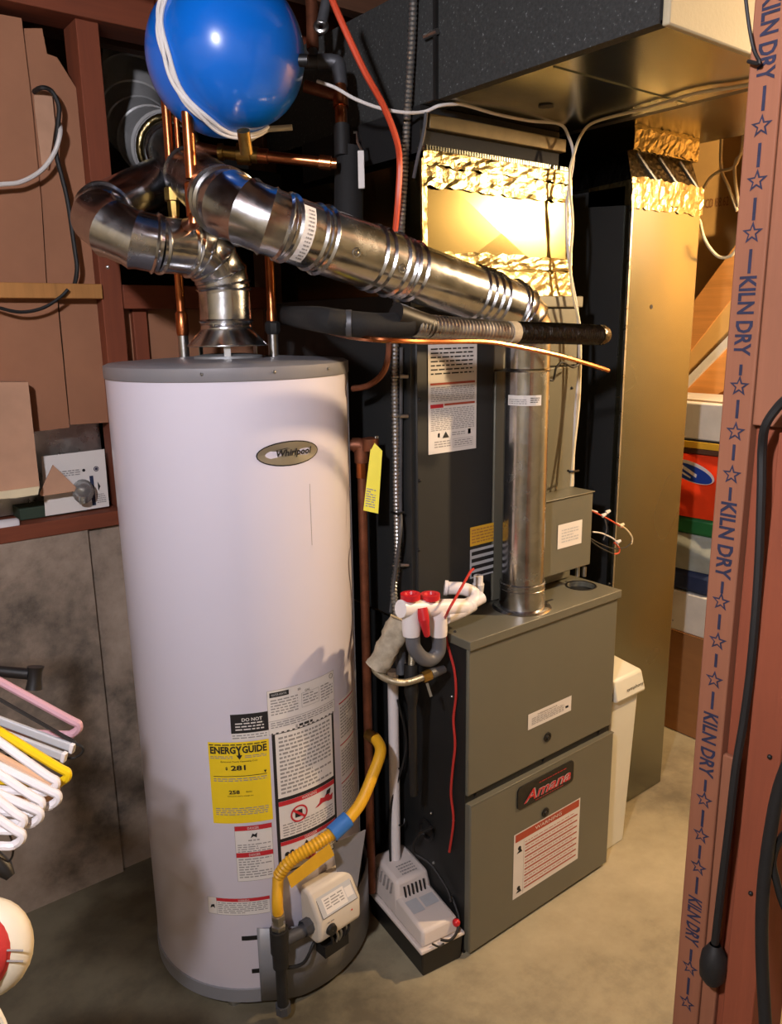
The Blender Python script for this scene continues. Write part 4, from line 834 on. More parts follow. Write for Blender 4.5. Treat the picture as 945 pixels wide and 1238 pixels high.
# flexible conduit down the cabinet corner
cf = thing('flexible_conduit', 'ribbed steel conduit hanging beside the black cabinet down to the drain', 'conduit', at(480, 600, D=1.72))
XC = KX0-.03
k_ = lambda x, y, D=1.70: at(x, y, D=D)
x_ = lambda x, y, X=1.118: at(x, y, X=X)
corrug([x_(501, -60, 1.178), x_(498, 40, 1.178), x_(491, 160, 1.17), x_(485, 270, 1.14), x_(478, 390), x_(477, 450), x_(478, 520), x_(479, 600), x_(480, 640), x_(480, 680), x_(476, 715, 1.10), x_(481, 752, 1.08)], .0085, .009, .001, 10).build('ribbed_hose', 'conduit_steel', cf)
for x, y in ((478, 455), (478, 503), (479, 683)):
    MB().torus(x_(x, y), ZA, .0098, .0028, 16, 6).build('strap', 'steel', cf); MB().cyl(x_(x+5, y), x_(x+15, y, KX0-.004), .005, 10).build('strap_screw', 'steel', cf)
tube('cable_tie', 'black_plastic', cf, [x_(473, 619), x_(480, 621, 1.105), x_(488, 619)], .003, 6, 2)
tag(tube('cable', 'grey_iron', None, [x_(485, 420, 1.125), x_(484, 600, 1.125), x_(484, 640, 1.10), x_(478, 690, 1.10), x_(472, 740, 1.09)], .0042), 'dark grey wire running down alongside the ribbed steel conduit', 'cable')
tag(tube('cable', 'orange_tube', None, [k_(392, -25, 1.5), k_(410, 20, 1.5), k_(440, 85, 1.53), k_(462, 125, 1.57), k_(478, 165, 1.62), k_(483, 195, 1.66), k_(481, 240, 1.68), k_(477, 292, 1.72), k_(478, 330, 1.74)], .0065), 'orange-red tube slanting down from the ceiling to the steel conduit', 'tube')
Yk = 1.345
tag(tube('cable', 'white_cable', None, [k_(383, 98, 1.62), k_(405, 106, 1.62), k_(430, 120, 1.62), k_(460, 131, 1.63), k_(490, 136, 1.64), k_(513, 135, 1.66), at(530, 128, Y=Yk), at(548, 126, Y=Yk), at(562, 127, Y=Yk), at(600, 138, Y=Yk), at(640, 146, Y=Yk), at(676, 150, Y=Yk), at(687, 165, Y=Yk), at(693, 190, Y=Yk), at(687, 230, Y=Yk), at(684, 260, Y=Yk), at(688, 320, Y=Yk), at(698, 380, Y=Yk), at(700, 440, Y=Yk), at(695, 500, Y=Yk), at(692, 588, Y=Yk-.01)], .0035), 'pale cable draped from the far left across the foil plenum and down its right edge', 'cable')
tag(tube('cable', 'cream_cable', None, [at(930, 97, Z=TZ-.006), at(890, 105, Z=TZ-.006), at(840, 113, Z=TZ-.006), at(780, 131, Z=TZ-.006), at(720, 147, Z=TZ-.006), at(703, 162, Y=Yk-.008), at(694, 185, Y=Yk-.008), at(688, 215, Y=Yk-.008), at(692, 270, Y=Yk-.008), at(689, 320, Y=Yk-.008), at(693, 360, Y=Yk-.008), at(701, 400, Y=Yk-.008), at(700, 480, Y=Yk-.008), at(694, 540, Y=Yk-.01), at(690, 588, Y=Yk-.018)], .0035), 'pale cable from the brassy duct underside curving down beside the plenum', 'cable')
tag(tube('cable', 'grey_iron', None, [k_(515, 136, 1.66), k_(512, 160, 1.67), k_(505, 190, 1.68), k_(500, 215, 1.7)], .004), 'short grey wire dropping from the white cable at the duct corner', 'cable')
tag(tube('cable_tie', 'black_plastic', None, [at(686, 569, Y=Yk-.015), at(692, 570, Y=Yk-.03), at(699, 569, Y=Yk-.015)], .003, 6, 2), 'black cable tie around the two pale cables above the control box', 'cable tie')
tag(tube('cable', 'black_rubber', None, [at(655, 452, Y=1.33), at(668, 460, Y=1.32), at(672, 445, Y=1.32), at(680, 438, Y=1.32), at(692, 444, Y=1.33), at(700, 440, Y=1.335)], .003), 'small twisted black wire beside the top of the vertical vent pipe', 'cable')

# ================================================================ CONDENSATE DRAIN
YP = 1.27
v_ = lambda x, y, Y=YP: at(x, y, Y=Y)
pv_ = thing('drain_trap', 'white plastic drain trap with red caps in front of the cabinet corner', 'drain trap', v_(520, 750))
MB().sweep([v_(484, 736), v_(560, 734)], .020, 16).build('manifold', 'pvc', pv_)
for x in (497, 530): MB().sweep([v_(x-1, 735), v_(x, 762), v_(x, 768)], [.0205, .0205, .019], 16).build('drop_fitting', 'pvc', pv_)
for x in (496, 520):
    p = v_(x, 724); MB().lathe([(.001, .0), (.022, 0), (.022, .012), (.014, .012), (.011, .006), (.001, .006)], p, seg=24).build('red_cap', 'red_plastic', pv_)
MB().sweep([v_(510, 735, YP-.02), v_(512, 748, YP-.028), v_(516, 768, YP-.02)], [.012, .013, .007], 10).build('red_handle', 'red_plastic', pv_)
MB().sweep([v_(555, 738), v_(562, 733), v_(582, 722), v_(590, 718)][:3], .0155, 16).build('outlet_pipe', 'pvc', pv_)
MB().sweep(curve([v_(538, 745), v_(556, 738), v_(570, 730)], 3), .0185, 14).build('tee_branch', 'pvc', pv_)
MB().sweep(curve([v_(562, 733), v_(573, 726), v_(573, 718, YP+.015), v_(560, 712, YP+.03), v_(541, 711, YP+.05)], 5), .0155, 16).build('return_elbow', 'pvc', pv_)
MB().sweep([v_(566, 732), v_(570, 730)], .0185, 14).build('coupling_ring', 'pvc', pv_); MB().sweep([v_(541, 711, YP+.05), v_(537, 710.5, YP+.055)], .018, 14).build('coupling_ring', 'pvc', pv_)
MB().sweep(curve([v_(499, 766), v_(500, 782), v_(510, 795), v_(521, 797), v_(530, 786), v_(530, 766)], 5), .0165, 16).build('trap_bend', 'grey_pvc', pv_)
MB().lathe([(.001, -.02), (.013, -.02), (.015, 0), (.012, .004), (.012, .022), (.001, .022)], v_(578, 706, 1.33), seg=12).build('pressure_tap', 'white_cable', pv_)
tag(tube('cable', 'red_wire', None, [v_(572, 688, 1.30), v_(568, 692, 1.28), v_(560, 706, 1.24), v_(551, 722, 1.22), v_(541, 740, 1.22), at(536, 756, X=FX0-.012), at(541, 780, X=FX0-.008), at(549, 810, X=FX0-.008), at(551, 840, X=FX0-.008), at(548, 870, X=FX0-.008), at(550, 900, X=FX0-.008), at(547, 930, X=FX0-.008), at(545, 960, X=FX0-.008), at(548, 992, X=FX0-.008), at(543, 1030, X=FX0-.008)], .0032), 'red wire from the drain trap down the black side of the furnace', 'wire')
dz_ = lambda x, y, D=1.80: at(x, y, D=D)
fpts = curve([dz_(485, 750), dz_(479, 762), dz_(462, 795), dz_(455, 808)], 8); fmb = MB().sweep(fpts, [.027]*len(fpts), 20)
from mathutils import noise as mno
for i_, p_ in enumerate(fmb.v): fmb.v[i_] = p_ + mno.noise_vector(p_*55)*.006 + mno.noise_vector(p_*160)*.0025
ic = tag(fmb.build('pipe_wrap', 'foam', org=dz_(470, 780)), 'shaggy beige foam wrap leaning against the drain trap', 'insulation')
hb = thing('braided_hose', 'braided steel hose looping under the beige foam wrap', 'hose', dz_(480, 815))
corrug([dz_(451, 800), dz_(455, 812), dz_(470, 822, 1.77), dz_(490, 825, 1.77), dz_(513, 818, 1.79)], .0080, .003, .0003, 12).build('hose', 'braid', hb)
corrug([dz_(487, 752), dz_(496, 762), dz_(498, 785), dz_(497, 808)], .0085, .003, .0003, 12).build('hose', 'braid', hb)
MB().sweep([dz_(510, 819, 1.79), dz_(520, 815, 1.80)], .013, 8).build('nut', 'brass', hb); MB().sweep([dz_(520, 815, 1.80), dz_(537, 809, 1.82)], [.013, .009], 10).build('tail_piece', 'grey_iron', hb)
MB().sweep([dz_(497, 803, 1.805), dz_(497, 836, 1.805), dz_(498, 850, 1.805), dz_(498, 856, 1.805)], [.017, .017, .012, .009], 12).build('valve_body', 'dark_metal', hb)
MB().beam(dz_(516, 826, 1.76), dz_(521, 842, 1.76), FW, .006, .004).build('lever', 'steel', hb, smooth=False)
MB().sweep([dz_(483, 770, 1.84), dz_(485, 815, 1.84)], .013, 10).build('grey_pipe', 'grey_iron', hb)
MB().sweep([dz_(498, 852, 1.805), dz_(500, 960, 1.90)], .010, 10).build('black_pipe', 'black_rubber', hb)
# pump
PO = V((1.040, 1.238, 0)); pa = math.radians(83); e_y = V((math.cos(pa), math.sin(pa), 0)); e_x = V((math.sin(pa), -math.cos(pa), 0))
cpump = thing('condensate_pump', 'cream condensate pump on a black tank beside the furnace base', 'pump', PO)
ztank = .075; PW, PL = .125, .265
def PQ(u, v, z): return PO+e_x*u+e_y*v+ZA*z
def frus(l0, l1): return MB().add([PQ(*p) for p in l0]+[PQ(*p) for p in l1], [(0, 1, 5, 4), (1, 2, 6, 5), (2, 3, 7, 6), (3, 0, 4, 7), (3, 2, 1, 0), (4, 5, 6, 7)])
frus([(.006, .004, 0), (PW-.006, .004, 0), (PW-.006, PL-.004, 0), (.006, PL-.004, 0)], [(0, 0, ztank), (PW, 0, ztank), (PW, PL, ztank), (0, PL, ztank)]).build('tank', 'black_plastic', cpump, bevel=.004)
frus([(-.003, -.003, ztank-.006), (PW+.003, -.003, ztank-.006), (PW+.003, PL+.003, ztank-.006), (-.003, PL+.003, ztank-.006)], [(-.002, -.002, ztank+.004), (PW+.002, -.002, ztank+.004), (PW+.002, PL+.002, ztank+.004), (-.002, PL+.002, ztank+.004)]).build('rim', 'cream_plastic', cpump, bevel=.003)
frus([(.004, .004, ztank+.004), (PW-.004, .004, ztank+.004), (PW-.004, PL*.55, ztank+.004), (.004, PL*.55, ztank+.004)], [(.012, .012, ztank+.045), (PW-.012, .012, ztank+.045), (PW-.012, PL*.55, ztank+.06), (.012, PL*.55, ztank+.06)]).build('front_cover', 'cream_plastic', cpump, bevel=.008)
frus([(.004, PL*.44, ztank+.004), (PW-.004, PL*.44, ztank+.004), (PW-.004, PL-.004, ztank+.004), (.004, PL-.004, ztank+.004)], [(.014, PL*.52, ztank+.098), (PW-.014, PL*.52, ztank+.098), (PW-.016, PL-.012, ztank+.108), (.016, PL-.012, ztank+.108)]).build('motor_cover', 'cream_plastic', cpump, bevel=.010)
for k in range(6):
    t = .25+k*.10; v = PL*(.44+.08*.6); u = .004+(PW-.008)*t
    MB().beam(PQ(u, PL*.445+.002, ztank+.05), PQ(u, PL*.49+.001, ztank+.082), -e_y, .0035, .004).build('vent_slot', 'ink', cpump, smooth=False)
    vv = PL*(.58+k*.065); MB().beam(PQ(.0055, vv, ztank+.06), PQ(.0115, vv, ztank+.088), -e_x, .0035, .004).build('vent_slot', 'ink_grey', cpump, smooth=False)
d = Decal(on_plane(PQ(.02, .02, ztank+.0475), e_x, (e_y*.14+ZA*.015).normalized(), ZA), .0008); d.rect(.0, .045, .034, .088, 'silver_ink', 1); d.rect(.04, .05, .08, .085, 'silver_ink', 1); d.build('pump_label', cpump)
d = Decal(on_plane(PQ(.03, PL*.55, ztank+.1005), e_x, (e_y*.12+ZA*.01).normalized(), ZA), .0008); d.lines(.01, .0, .055, .04, 4, 'ink_grey', word=.007); d.build('moulded_print', cpump)
MB().ball(PQ(.105, .004, ztank+.035), .010, 12).build('red_plug', 'red_plastic', cpump)
tube('power_cord', 'black_rubber', cpump, [PQ(.055, .0, ztank+.012), PQ(.075, -.012, ztank+.01), PQ(.10, -.006, ztank+.018), PQ(.118, .012, ztank+.04), PQ(.124, .05, ztank+.07)], .0035)
tube('power_cord', 'black_rubber', cpump, [PQ(.03, .0, ztank+.012), PQ(.045, -.010, ztank+.004), PQ(.06, -.006, ztank+.003)], .0025)
dp = at(483, 1035, D=1.70); dp = PQ(.045, PL*.80, 0); dp_top = at(482, 838, D=1.70)
q = at(482, 1030, D=1.70)
tag(MB().sweep([PQ(.058, PL*.80, ztank+.1045), V((*PQ(.058, PL*.80, 0).xy, at(482, 808, Y=PQ(.058, PL*.80, 0).y).z))], .0135, 16).build('drain_pipe', 'pvc', org=PQ(.058, PL*.80, 0)), 'white plastic drain pipe dropping straight into the condensate pump', 'pipe')
zq = lambda y: at(482, y, Y=PQ(.058, PL*.80, 0).y); 
tag(tube('cable', 'black_rubber', None, [zq(840)+V((-.02, -.02, 0)), zq(890)+V((.01, -.016, 0)), zq(920)+V((0, -.017, 0)), zq(960)+V((-.025, -.005, 0)), zq(1000)+V((-.03, 0, 0)), zq(1040)+V((-.028, 0, 0))], .003), 'thin black wire strung beside the white drain pipe', 'cable')
for y in (922, 990): tag(tube('cable_tie', 'black_plastic', None, [zq(y)+V((-.016, 0, 0)), zq(y+3)+V((-.01, -.013, 0)), zq(y+4)+V((.004, -.015, 0)), zq(y)+V((.012, -.008, 0))], .0022, 6, 3), 'black cable tie around the %s of the white drain pipe' % ('upper part' if y < 950 else 'lower part'), 'cable tie')
tag(MB().sweep(curve([at(522, 1000, X=FX0-.03), at(505, 1010, X=FX0-.04), at(500, 1030, X=FX0-.04), at(520, 1045, X=FX0-.02), at(540, 1075, X=FX0-.012), at(545, 1090, X=FX0-.02)], 5), .004, 8).build('cable', 'black_rubber'), 'black cord looping against the furnace side above the pump', 'cable')
# wire bundle right of control box
wbx = thing('wire_bundle', 'tangle of thin wires with wire nuts right of the control box', 'wiring', at(735, 640, Y=1.32))
w_ = lambda x, y, Y=1.32: at(x, y, Y=Y)
for m_, pts in (('orange_tube', [(714, 617), (724, 622), (736, 628), (752, 638)]), ('cream_cable', [(745, 632), (757, 640), (764, 650), (763, 658)]), ('black_rubber', [(763, 656), (755, 662), (740, 663), (722, 656), (712, 650)]), ('white_cable', [(716, 643), (728, 645), (742, 652), (747, 660)]), ('grey_iron', [(731, 628), (733, 640), (729, 653)]), ('orange_tube', [(742, 670), (748, 668), (748, 662), (742, 656)]), ('black_rubber', [(712, 652), (725, 662), (742, 670)]), ('white_cable', [(712, 616), (722, 619)])):
    tube('wire', m_, wbx, [w_(*p) for p in pts], .0022, 6)
for x, y, m_ in ((727, 624, 'porcelain'), (732, 620, 'porcelain'), (749, 636, 'cream_cable'), (745, 656, 'white_cable')): MB().lathe([(.001, 0), (.006, .001), (.004, .014), (.001, .015)], w_(x, y), (.7, -.3, .3), 8).build('wire_nut', m_, wbx)

# ================================================================ STUD PARTITION (RIGHT)
SX = .90
def sy(x, y=400): return at(x, y, X=SX).y
wr = struct(MB().box(SX+.005, SX+.30, -.6, sy(950)-.10, -.0, .001).build('wall_right', 'side_wood', smooth=False))
ya, yb = sy(879.4), sy(917)
def prt(name, mat, x0, x1, y0, y1, z0, z1, bev=.002): return box(name, mat, wr, x0, x1, y0, y1, z0, z1, bev)
prt('stud', 'pink_wood', SX, SX+.089, yb, ya, .038, 2.298)
zb_ = at(905, 514, X=SX).z
prt('stud', 'side_wood', SX+.012, SX+.089, yb-.038, yb-.001, .038, zb_-.001); prt('block', 'pink_wood', SX+.001, SX+.085, yb-.06, yb-.001, zb_, 2.298)
zt_ = at(895, 922, X=SX).z
prt('filler_block', 'pink_wood', SX+.002, SX+.011, yb-.022, yb-.001, .038, zt_)
yc = at(905, 900, X=SX-.01).y
prt('stud', 'orange_wood2' if 'orange_wood2' in MATS else 'side_wood', SX-.012, SX+.077, yc-.040, yc, .038, at(930, 520, X=SX).z+.0, .002)
prt('bottom_plate', 'side_wood', SX, SX+.089, -.6, ya, 0, .038); prt('top_plate', 'side_wood', SX, SX+.089, -.6, ya, 2.298, 2.336)
prt('stud', 'side_wood', SX, SX+.089, -.05, -.012, .038, 2.298)
# stencilled lettering down the stud: runs from top to bottom
W_ = ya-yb
d = Decal(on_plane((SX-.0003, ya, 0), -ZA, -YA, -XA), .0004)       # u = down, v = toward the viewer
def star(u, v, r):
    for r1, m_ in ((r, 'ink_blue'), (r*.58, 'pink_wood')):
        d.poly([(u+(r1 if k % 2 == 0 else r1*.42)*math.cos(math.pi*k/5+math.pi), v+(r1 if k % 2 == 0 else r1*.42)*math.sin(math.pi*k/5)) for k in range(10)], m_, 1 if m_ == 'ink_blue' else 2)
def uz(y): return -at(895-(y-200)*.082, y, X=SX).z
def seg_text(y0, y1, t): u0, u1 = uz(y0), uz(y1); d.text(t, u0, W_*.26, W_*.54, 'ink_blue', u1-u0, 1, .028)
seg_text(-2, 103, 'KILN DRY'); seg_text(335, 430, 'KILN DRY'); seg_text(604, 695, 'KILN DRY'); seg_text(855, 930, 'KILN DRY'); seg_text(1075, 1130, 'KILN DRY')
for y in (157, 222, 284, 466, 520, 571, 722, 769, 815, 958, 1000, 1038, 1158, 1200): star(uz(y), W_*.54, W_*.34)
for y0, y1 in ((109, 139), (177, 206), (242, 269), (303, 332), (440, 453), (482, 504), (535, 554), (586, 602), (698, 712), (737, 755), (784, 800), (829, 850), (934, 948), (970, 990), (1012, 1028), (1050, 1070), (1136, 1150), (1170, 1190)): d.rect(uz(y0), W_*.49, uz(y1), W_*.59, 'ink_blue', 1)
d.build('stencil', wr)
for x, y in ((868+31, 563), (930, 915), (934, 985), (907, 1080)): p = at(x, y, X=SX-.014 if y > 800 else SX+.012); MB().ball(p, .003, 8).build('nail', 'dark_metal', wr)
# hanging cord with bulb-shaped end, black cable
ck = thing('hanging_cord', 'black cord hanging down the wooden stud to an oval plug end', 'cord', at(862, 1165, X=SX-.02))
s_ = lambda x, y, dx=.02: at(x, y, X=SX-dx)
MB().sweep(curve([s_(955, 478, .03), s_(940, 492, .03), s_(925, 515, .03), s_(921, 545, .02), s_(920, 600), s_(916, 700), s_(908, 800), s_(899, 870), s_(889, 930, .024), s_(881, 1000, .024), s_(871, 1080, .022), s_(864, 1140, .02)], 5), .0052, 8).build('cord', 'black_rubber', ck)
c0 = s_(862, 1166, .018); MB().lathe([(.001, -.030), (.010, -.028), (.0165, -.018), (.0175, 0), (.016, .016), (.010, .026), (.007, .032)], c0, seg=18).build('plug_end', 'black_rubber', ck)
tag(MB().sweep(curve([s_(975, 880, .06), s_(946, 940, .06), s_(932, 1000, .06), s_(922, 1080, .06), s_(921, 1160, .06), s_(926, 1260, .06), s_(930, 1400, .06), V((*s_(930, 1400, .06).xy, .008)), V((*s_(930, 1400, .06).xy, .008))+V((-.05, -.2, 0))], 5), .0075, 10).build('cable', 'black_rubber'), 'thick black cable at the lower right edge in front of the studs', 'cable')
tag(MB().sweep(curve([s_(975, 1120, .05), s_(950, 1100, .05), s_(937, 1060, .05), s_(934, 1040, .05), s_(940, 1020, .05), s_(955, 1000, .05)], 5), .0045, 8).build('cable', 'dark_metal'), 'thin dark cable looping at the right edge behind the thick one', 'cable')
tag(tube('wire', 'black_rubber', None, [s_(900, -12, .008), s_(905, 30, .008), s_(911, 60, .008), s_(918, 76, .01), s_(904, 74, .006)], .002), 'short black wire curling over the top of the stencilled stud', 'wire')

# ================================================================ RIGHT BACKGROUND: SHELVED GOODS UNDER THE STAIRS
BX = 2.575
def bz(x, y): return at(x, y, X=BX).z
def goods(name, label, cat, mat, z0, z1, y0=1.415, y1=1.95, x1=2.93, bev=.006, x0=BX):
    t = thing(name, label, cat, (x0, (y0+y1)/2, z0)); box('body', mat, t, x0, x1, y0, y1, z0, z1, bev); return t
z = [0, bz(828, 766), bz(828, 716), bz(828, 689), bz(828, 645), bz(828, 624)]
t = goods('cardboard_box', 'brown cardboard box on the floor behind the return duct', 'box', 'cardboard', .001, z[1]-.001)
box('flap', 'cardboard', t, BX-.003, BX+.2, 1.42, 1.945, z[1]-.001, z[1]+.001)
t = goods('storage_box', 'white box on top of the brown cardboard box', 'box', 'white_box', z[1]+.002, z[2]-.001, 1.43); d = Decal(on_plane((BX-.0005, 1.60, z[1]+.03), -YA, ZA, -XA)); d.lines(0, 0, .03, .014, 1, 'ink_grey'); d.build('print', t)
t = goods('folded_cloth', 'dark navy folded cloth on the white box', 'cloth', 'navy', z[2], z[3]-.001, 1.43, bev=.02)
t = thing('plastic_bag', 'crumpled grey-white plastic bag on the navy cloth', 'bag', (BX, 1.7, z[3]))
def lumpy(name, mat, parent, x0, x1, y0, y1, z0, z1, amp, n=12):
    bm = bmesh.new(); bmesh.ops.create_cube(bm, size=1); bmesh.ops.subdivide_edges(bm, edges=bm.edges[:], cuts=n, use_grid_fill=True)
    rnd = random.Random(name+parent.name); from mathutils import noise as mn
    mb = MB(); vs = []
    for v in bm.verts:
        q = v.co.copy(); s = V((abs(q.x)*2, abs(q.y)*2, abs(q.z)*2)); rd = 1-.10*max(0, s.x*s.y*s.z)
        q = V((q.x*rd, q.y*rd, q.z)); w = V(((x0+x1)/2+q.x*(x1-x0), (y0+y1)/2+q.y*(y1-y0), (z0+z1)/2+q.z*(z1-z0)))
        dn = mn.noise(w*9)*amp + mn.noise(w*26)*amp*.5
        if z0+.002 < w.z < z1-.002: w.x -= dn; w.y -= dn
        vs.append(w)
    bm.verts.index_update(); mb.add(vs, [[v.index for v in f.verts] for f in bm.faces]); bm.free(); return mb.build(name, mat, parent)
lumpy('body', 'grey_bag', t, BX-.005, 2.95, 1.42, 1.95, z[3], z[4]-.001, .02)
t = goods('folded_cloth', 'dark green folded cloth between the grey bag and the orange bag', 'cloth', 'green_cloth', z[4], z[5]-.001, 1.42, bev=.012)
zt = bz(828, 548); t = thing('detergent_bag', 'shiny orange bag with a blue and white oval emblem', 'bag', (BX, 1.7, z[5])); lumpy('body', 'orange_bag', t, BX-.01, 2.95, 1.40, 1.95, z[5], zt, .016)
p = at(835, 570, X=BX-.03); d = Decal(on_plane(p, (0, -.97, -.22), (0, -.22, .97), -XA), .003); d.disc(0, 0, .095, .036, 'bag_white', 1); d.disc(0, -.004, .09, .028, 'bag_blue', 2)
d.poly([(-.04, .004), (.03, -.012), (.03, 0), (-.04, .016)], 'bag_white', 3); d.poly([(-.05, -.012), (.01, -.022), (.01, -.016), (-.05, -.004)], 'bag_white', 3); d.build('emblem', t)
sh = thing('wooden_shelf', 'dark wooden shelf board carrying the white and yellow box', 'shelf', (BX, 1.7, 1.1)); zs_ = bz(830, 541)
box('board', 'joist_wood', sh, BX-.002, 2.94, 1.38, 2.04, zs_-.018, zs_, .002)
for yy in (1.38, 2.04): box('upright', 'joist_wood', sh, BX+.02, BX+.06, yy-.03 if yy < 1.5 else yy, yy if yy < 1.5 else yy+.03, 0, zs_+.4, .002)
zb1, zb2 = zs_+.001, bz(830, 486); t = goods('carton', 'off-white carton with yellow base on the dark shelf', 'box', 'white_box', zb1+.03, zb2, 1.40, 1.95); box('base_band', 'box_yellow', t, BX-.004, 2.93, 1.398, 1.952, zb1, zb1+.024, .001); box('dark_line', 'ink', t, BX-.002, 2.93, 1.399, 1.951, zb1+.024, zb1+.03)
# stair framing
st = thing('stair_stringer', 'orange wooden stair stringer and panels rising to the right', 'stairs', (2.8, 1.5, 1.2))
SX2 = 2.985
def poly_slab(pts, x, th_, name, mat):
    P = [at(px, py, X=x) for px, py in pts]; n = len(P)
    return MB().add(P+[p+V((th_, 0, 0)) for p in P], [tuple(range(n)), tuple(range(n, 2*n))[::-1]]+[(i, (i+1) % n, n+(i+1) % n, n+i) for i in range(n)]).build(name, mat, st, smooth=False)
poly_slab([(760, 520), (912, 318), (912, 372), (760, 526)], SX2, .02, 'light_panel', 'tan_panel')
poly_slab([(760, 470), (912, 265), (912, 325), (760, 520)], SX2-.004, .038, 'stringer_board', 'stringer_wood')
poly_slab([(760, 528), (912, 373), (912, 385), (760, 540)], SX2-.02, .02, 'tread_edge', 'white_box')
poly_slab([(760, 540), (912, 385), (912, 450), (850, 487), (790, 560)], SX2-.004, .038, 'stringer_board', 'stringer_wood')
wp = box('wall_panel', 'tan_panel', bpy.data.objects['wall_stairs'], 3.10, 3.11, .6, 2.05, .0, 2.51); p = at(852, 252, X=3.098)
d = Decal(on_plane(p, -YA, ZA, -XA)); d.text('CD 88.62', 0, 0, .035, 'cardboard', .10, 1, .01); d.build('board_print', bpy.data.objects['wall_stairs'])
y_ = at(897, 250, X=3.05).y; box('stud', 'side_wood', bpy.data.objects['wall_stairs'], 3.04, 3.095, y_-.06, y_, 0, 2.51, .002)
for pts, lb in (([(872, 165), (872, 205), (880, 225), (891, 255)], 'thin yellow cable hanging from the ceiling behind the return duct'), ([(845, 240), (856, 218), (868, 208), (885, 203), (893, 190), (898, 165)], 'thin yellow cable arching up to the right of the return duct'), ([(846, 268), (850, 285), (858, 300), (870, 311), (885, 308), (895, 290)], 'thin yellow cable drooping beside the printed board'), ([(900, 165), (889, 195), (888, 215), (893, 250)], 'pale cable hanging closest to the stencilled stud')):
    tag(tube('cable', 'cream_cable', None, ([V((at(872, 165, X=2.6).x, at(872, 165, X=2.6).y, 2.5))] if pts[0] == (872, 165) else [V((at(900, 165, X=2.6).x, at(900, 165, X=2.6).y, 2.5))] if pts[0] == (900, 165) else [])+[at(x, y, X=2.6) for x, y in pts]+([V((at(898, 165, X=2.6).x, at(898, 165, X=2.6).y, 2.5))] if pts[-1] == (898, 165) else []), .0055) if pts[0][0] != 846 else tube('cable', 'cream_cable', None, [at(844, 266, X=DX1-.004)]+[at(x, y, X=2.3) for x, y in pts], .0045), lb, 'cable')

# ================================================================ LEFT LEDGE ITEMS
LZ = 1.0765; LY = WY+.0
l_ = lambda x, y, Y=WY+.02: at(x, y, Y=Y)
def flat(name, mat, parent, pts, y, t=.006, n=0):
    P = [at(px, py, Y=y) for px, py in pts]; n = len(P); return MB().add(P+[p+V((0, t, 0)) for p in P], [tuple(range(n)), tuple(range(n, 2*n))[::-1]]+[(i, (i+1) % n, n+(i+1) % n, n+i) for i in range(n)]).build(name, mat, parent, smooth=False, org=None if parent else P[0])
bl = thing('paper_bag', 'worn brown paper bag standing on the ledge at the left edge', 'bag', l_(10, 600))
flat('front', 'pale_board', bl, [(-40, 462), (34, 462), (36, 480), (48, 590), (-40, 600)], WY-.03, .05); flat('torn_rim', 'cream_cable', bl, [(-40, 600), (48, 588), (46, 598), (20, 602), (-40, 606)], WY-.035, .004)
lp = thing('bulb_package', 'light bulb in clear blister packaging with a white and purple card', 'package', l_(100, 590))
card = flat('card', 'white_paper', lp, [(50, 552), (126, 543), (132, 612), (55, 624)], WY+.04, .002); card['label'] = 'white printed backing card'
def pf(x, y): p = at(x, y, Y=WY+.0395); return p
a_, b_, c_ = pf(55, 622), pf(131, 611), pf(127, 545)
ux = (b_-a_); Wc = ux.length; ux = ux.normalized(); uz_ = ZA; Hc = .115
d = Decal(on_plane(a_, ux, uz_, -YA), .0008); d.rect(Wc*.74, .006, Wc*.80, Hc*.75, 'navy', 1); d.disc(Wc*.86, Hc*.90, .007, .007, 'ink_blue', 1); d.ring(Wc*.86, Hc*.9, .005, .004, 'white_paper', 2); d.disc(Wc*.66, Hc*.9, .004, .004, 'ink', 1); d.poly([(Wc*.86, Hc*.38), (Wc*.90, Hc*.48), (Wc*.86, Hc*.6)], 'ink', 1); d.lines(Wc*.15, Hc*.8, Wc*.6, Hc*.95, 3); d.lines(Wc*.82, .01, Wc*.97, Hc*.32, 5, word=.006)
d.build('card_print', lp)
cb_ = pf(96, 592)+V((0, -.03, 0)); MB().ball(cb_, .028, 20, sc=(1, .7, 1.15)).build('blister', 'clear_plastic', lp)
MB().ball(cb_+V((0, .004, .004)), .020, 16).build('lamp_glass', 'steel', lp); MB().sweep([cb_+V((0, .004, -.012)), cb_+V((-.0, .004, -.032))], .011, 12).build('lamp_cap', 'steel', lp)
gc = thing('dark_carton', 'flat dark green carton lying on the ledge behind the packaging', 'box', l_(70, 620)); p = l_(28, 630); box('body', 'carton_green', gc, p.x, l_(108, 620).x, WY+.045, WY+.13, LZ, LZ+.03, .002)
tg_ = thing('cardboard_flap', 'triangular torn cardboard scrap leaning in front of the bulb package', 'cardboard', l_(70, 590)); flat('scrap', 'pale_board', tg_, [(48, 597), (64, 562), (93, 590), (90, 594), (50, 600)], WY-.0, .003)
tag(MB().sweep([at(-30, 641, Y=WY+.02), at(20, 634, Y=WY+.02), at(22, 634, Y=WY+.02)], [.017, .017, .014], 16).build('white_tube', 'white_plastic', org=l_(0, 640)), 'short white plastic tube lying on the ledge at the far left', 'tube')

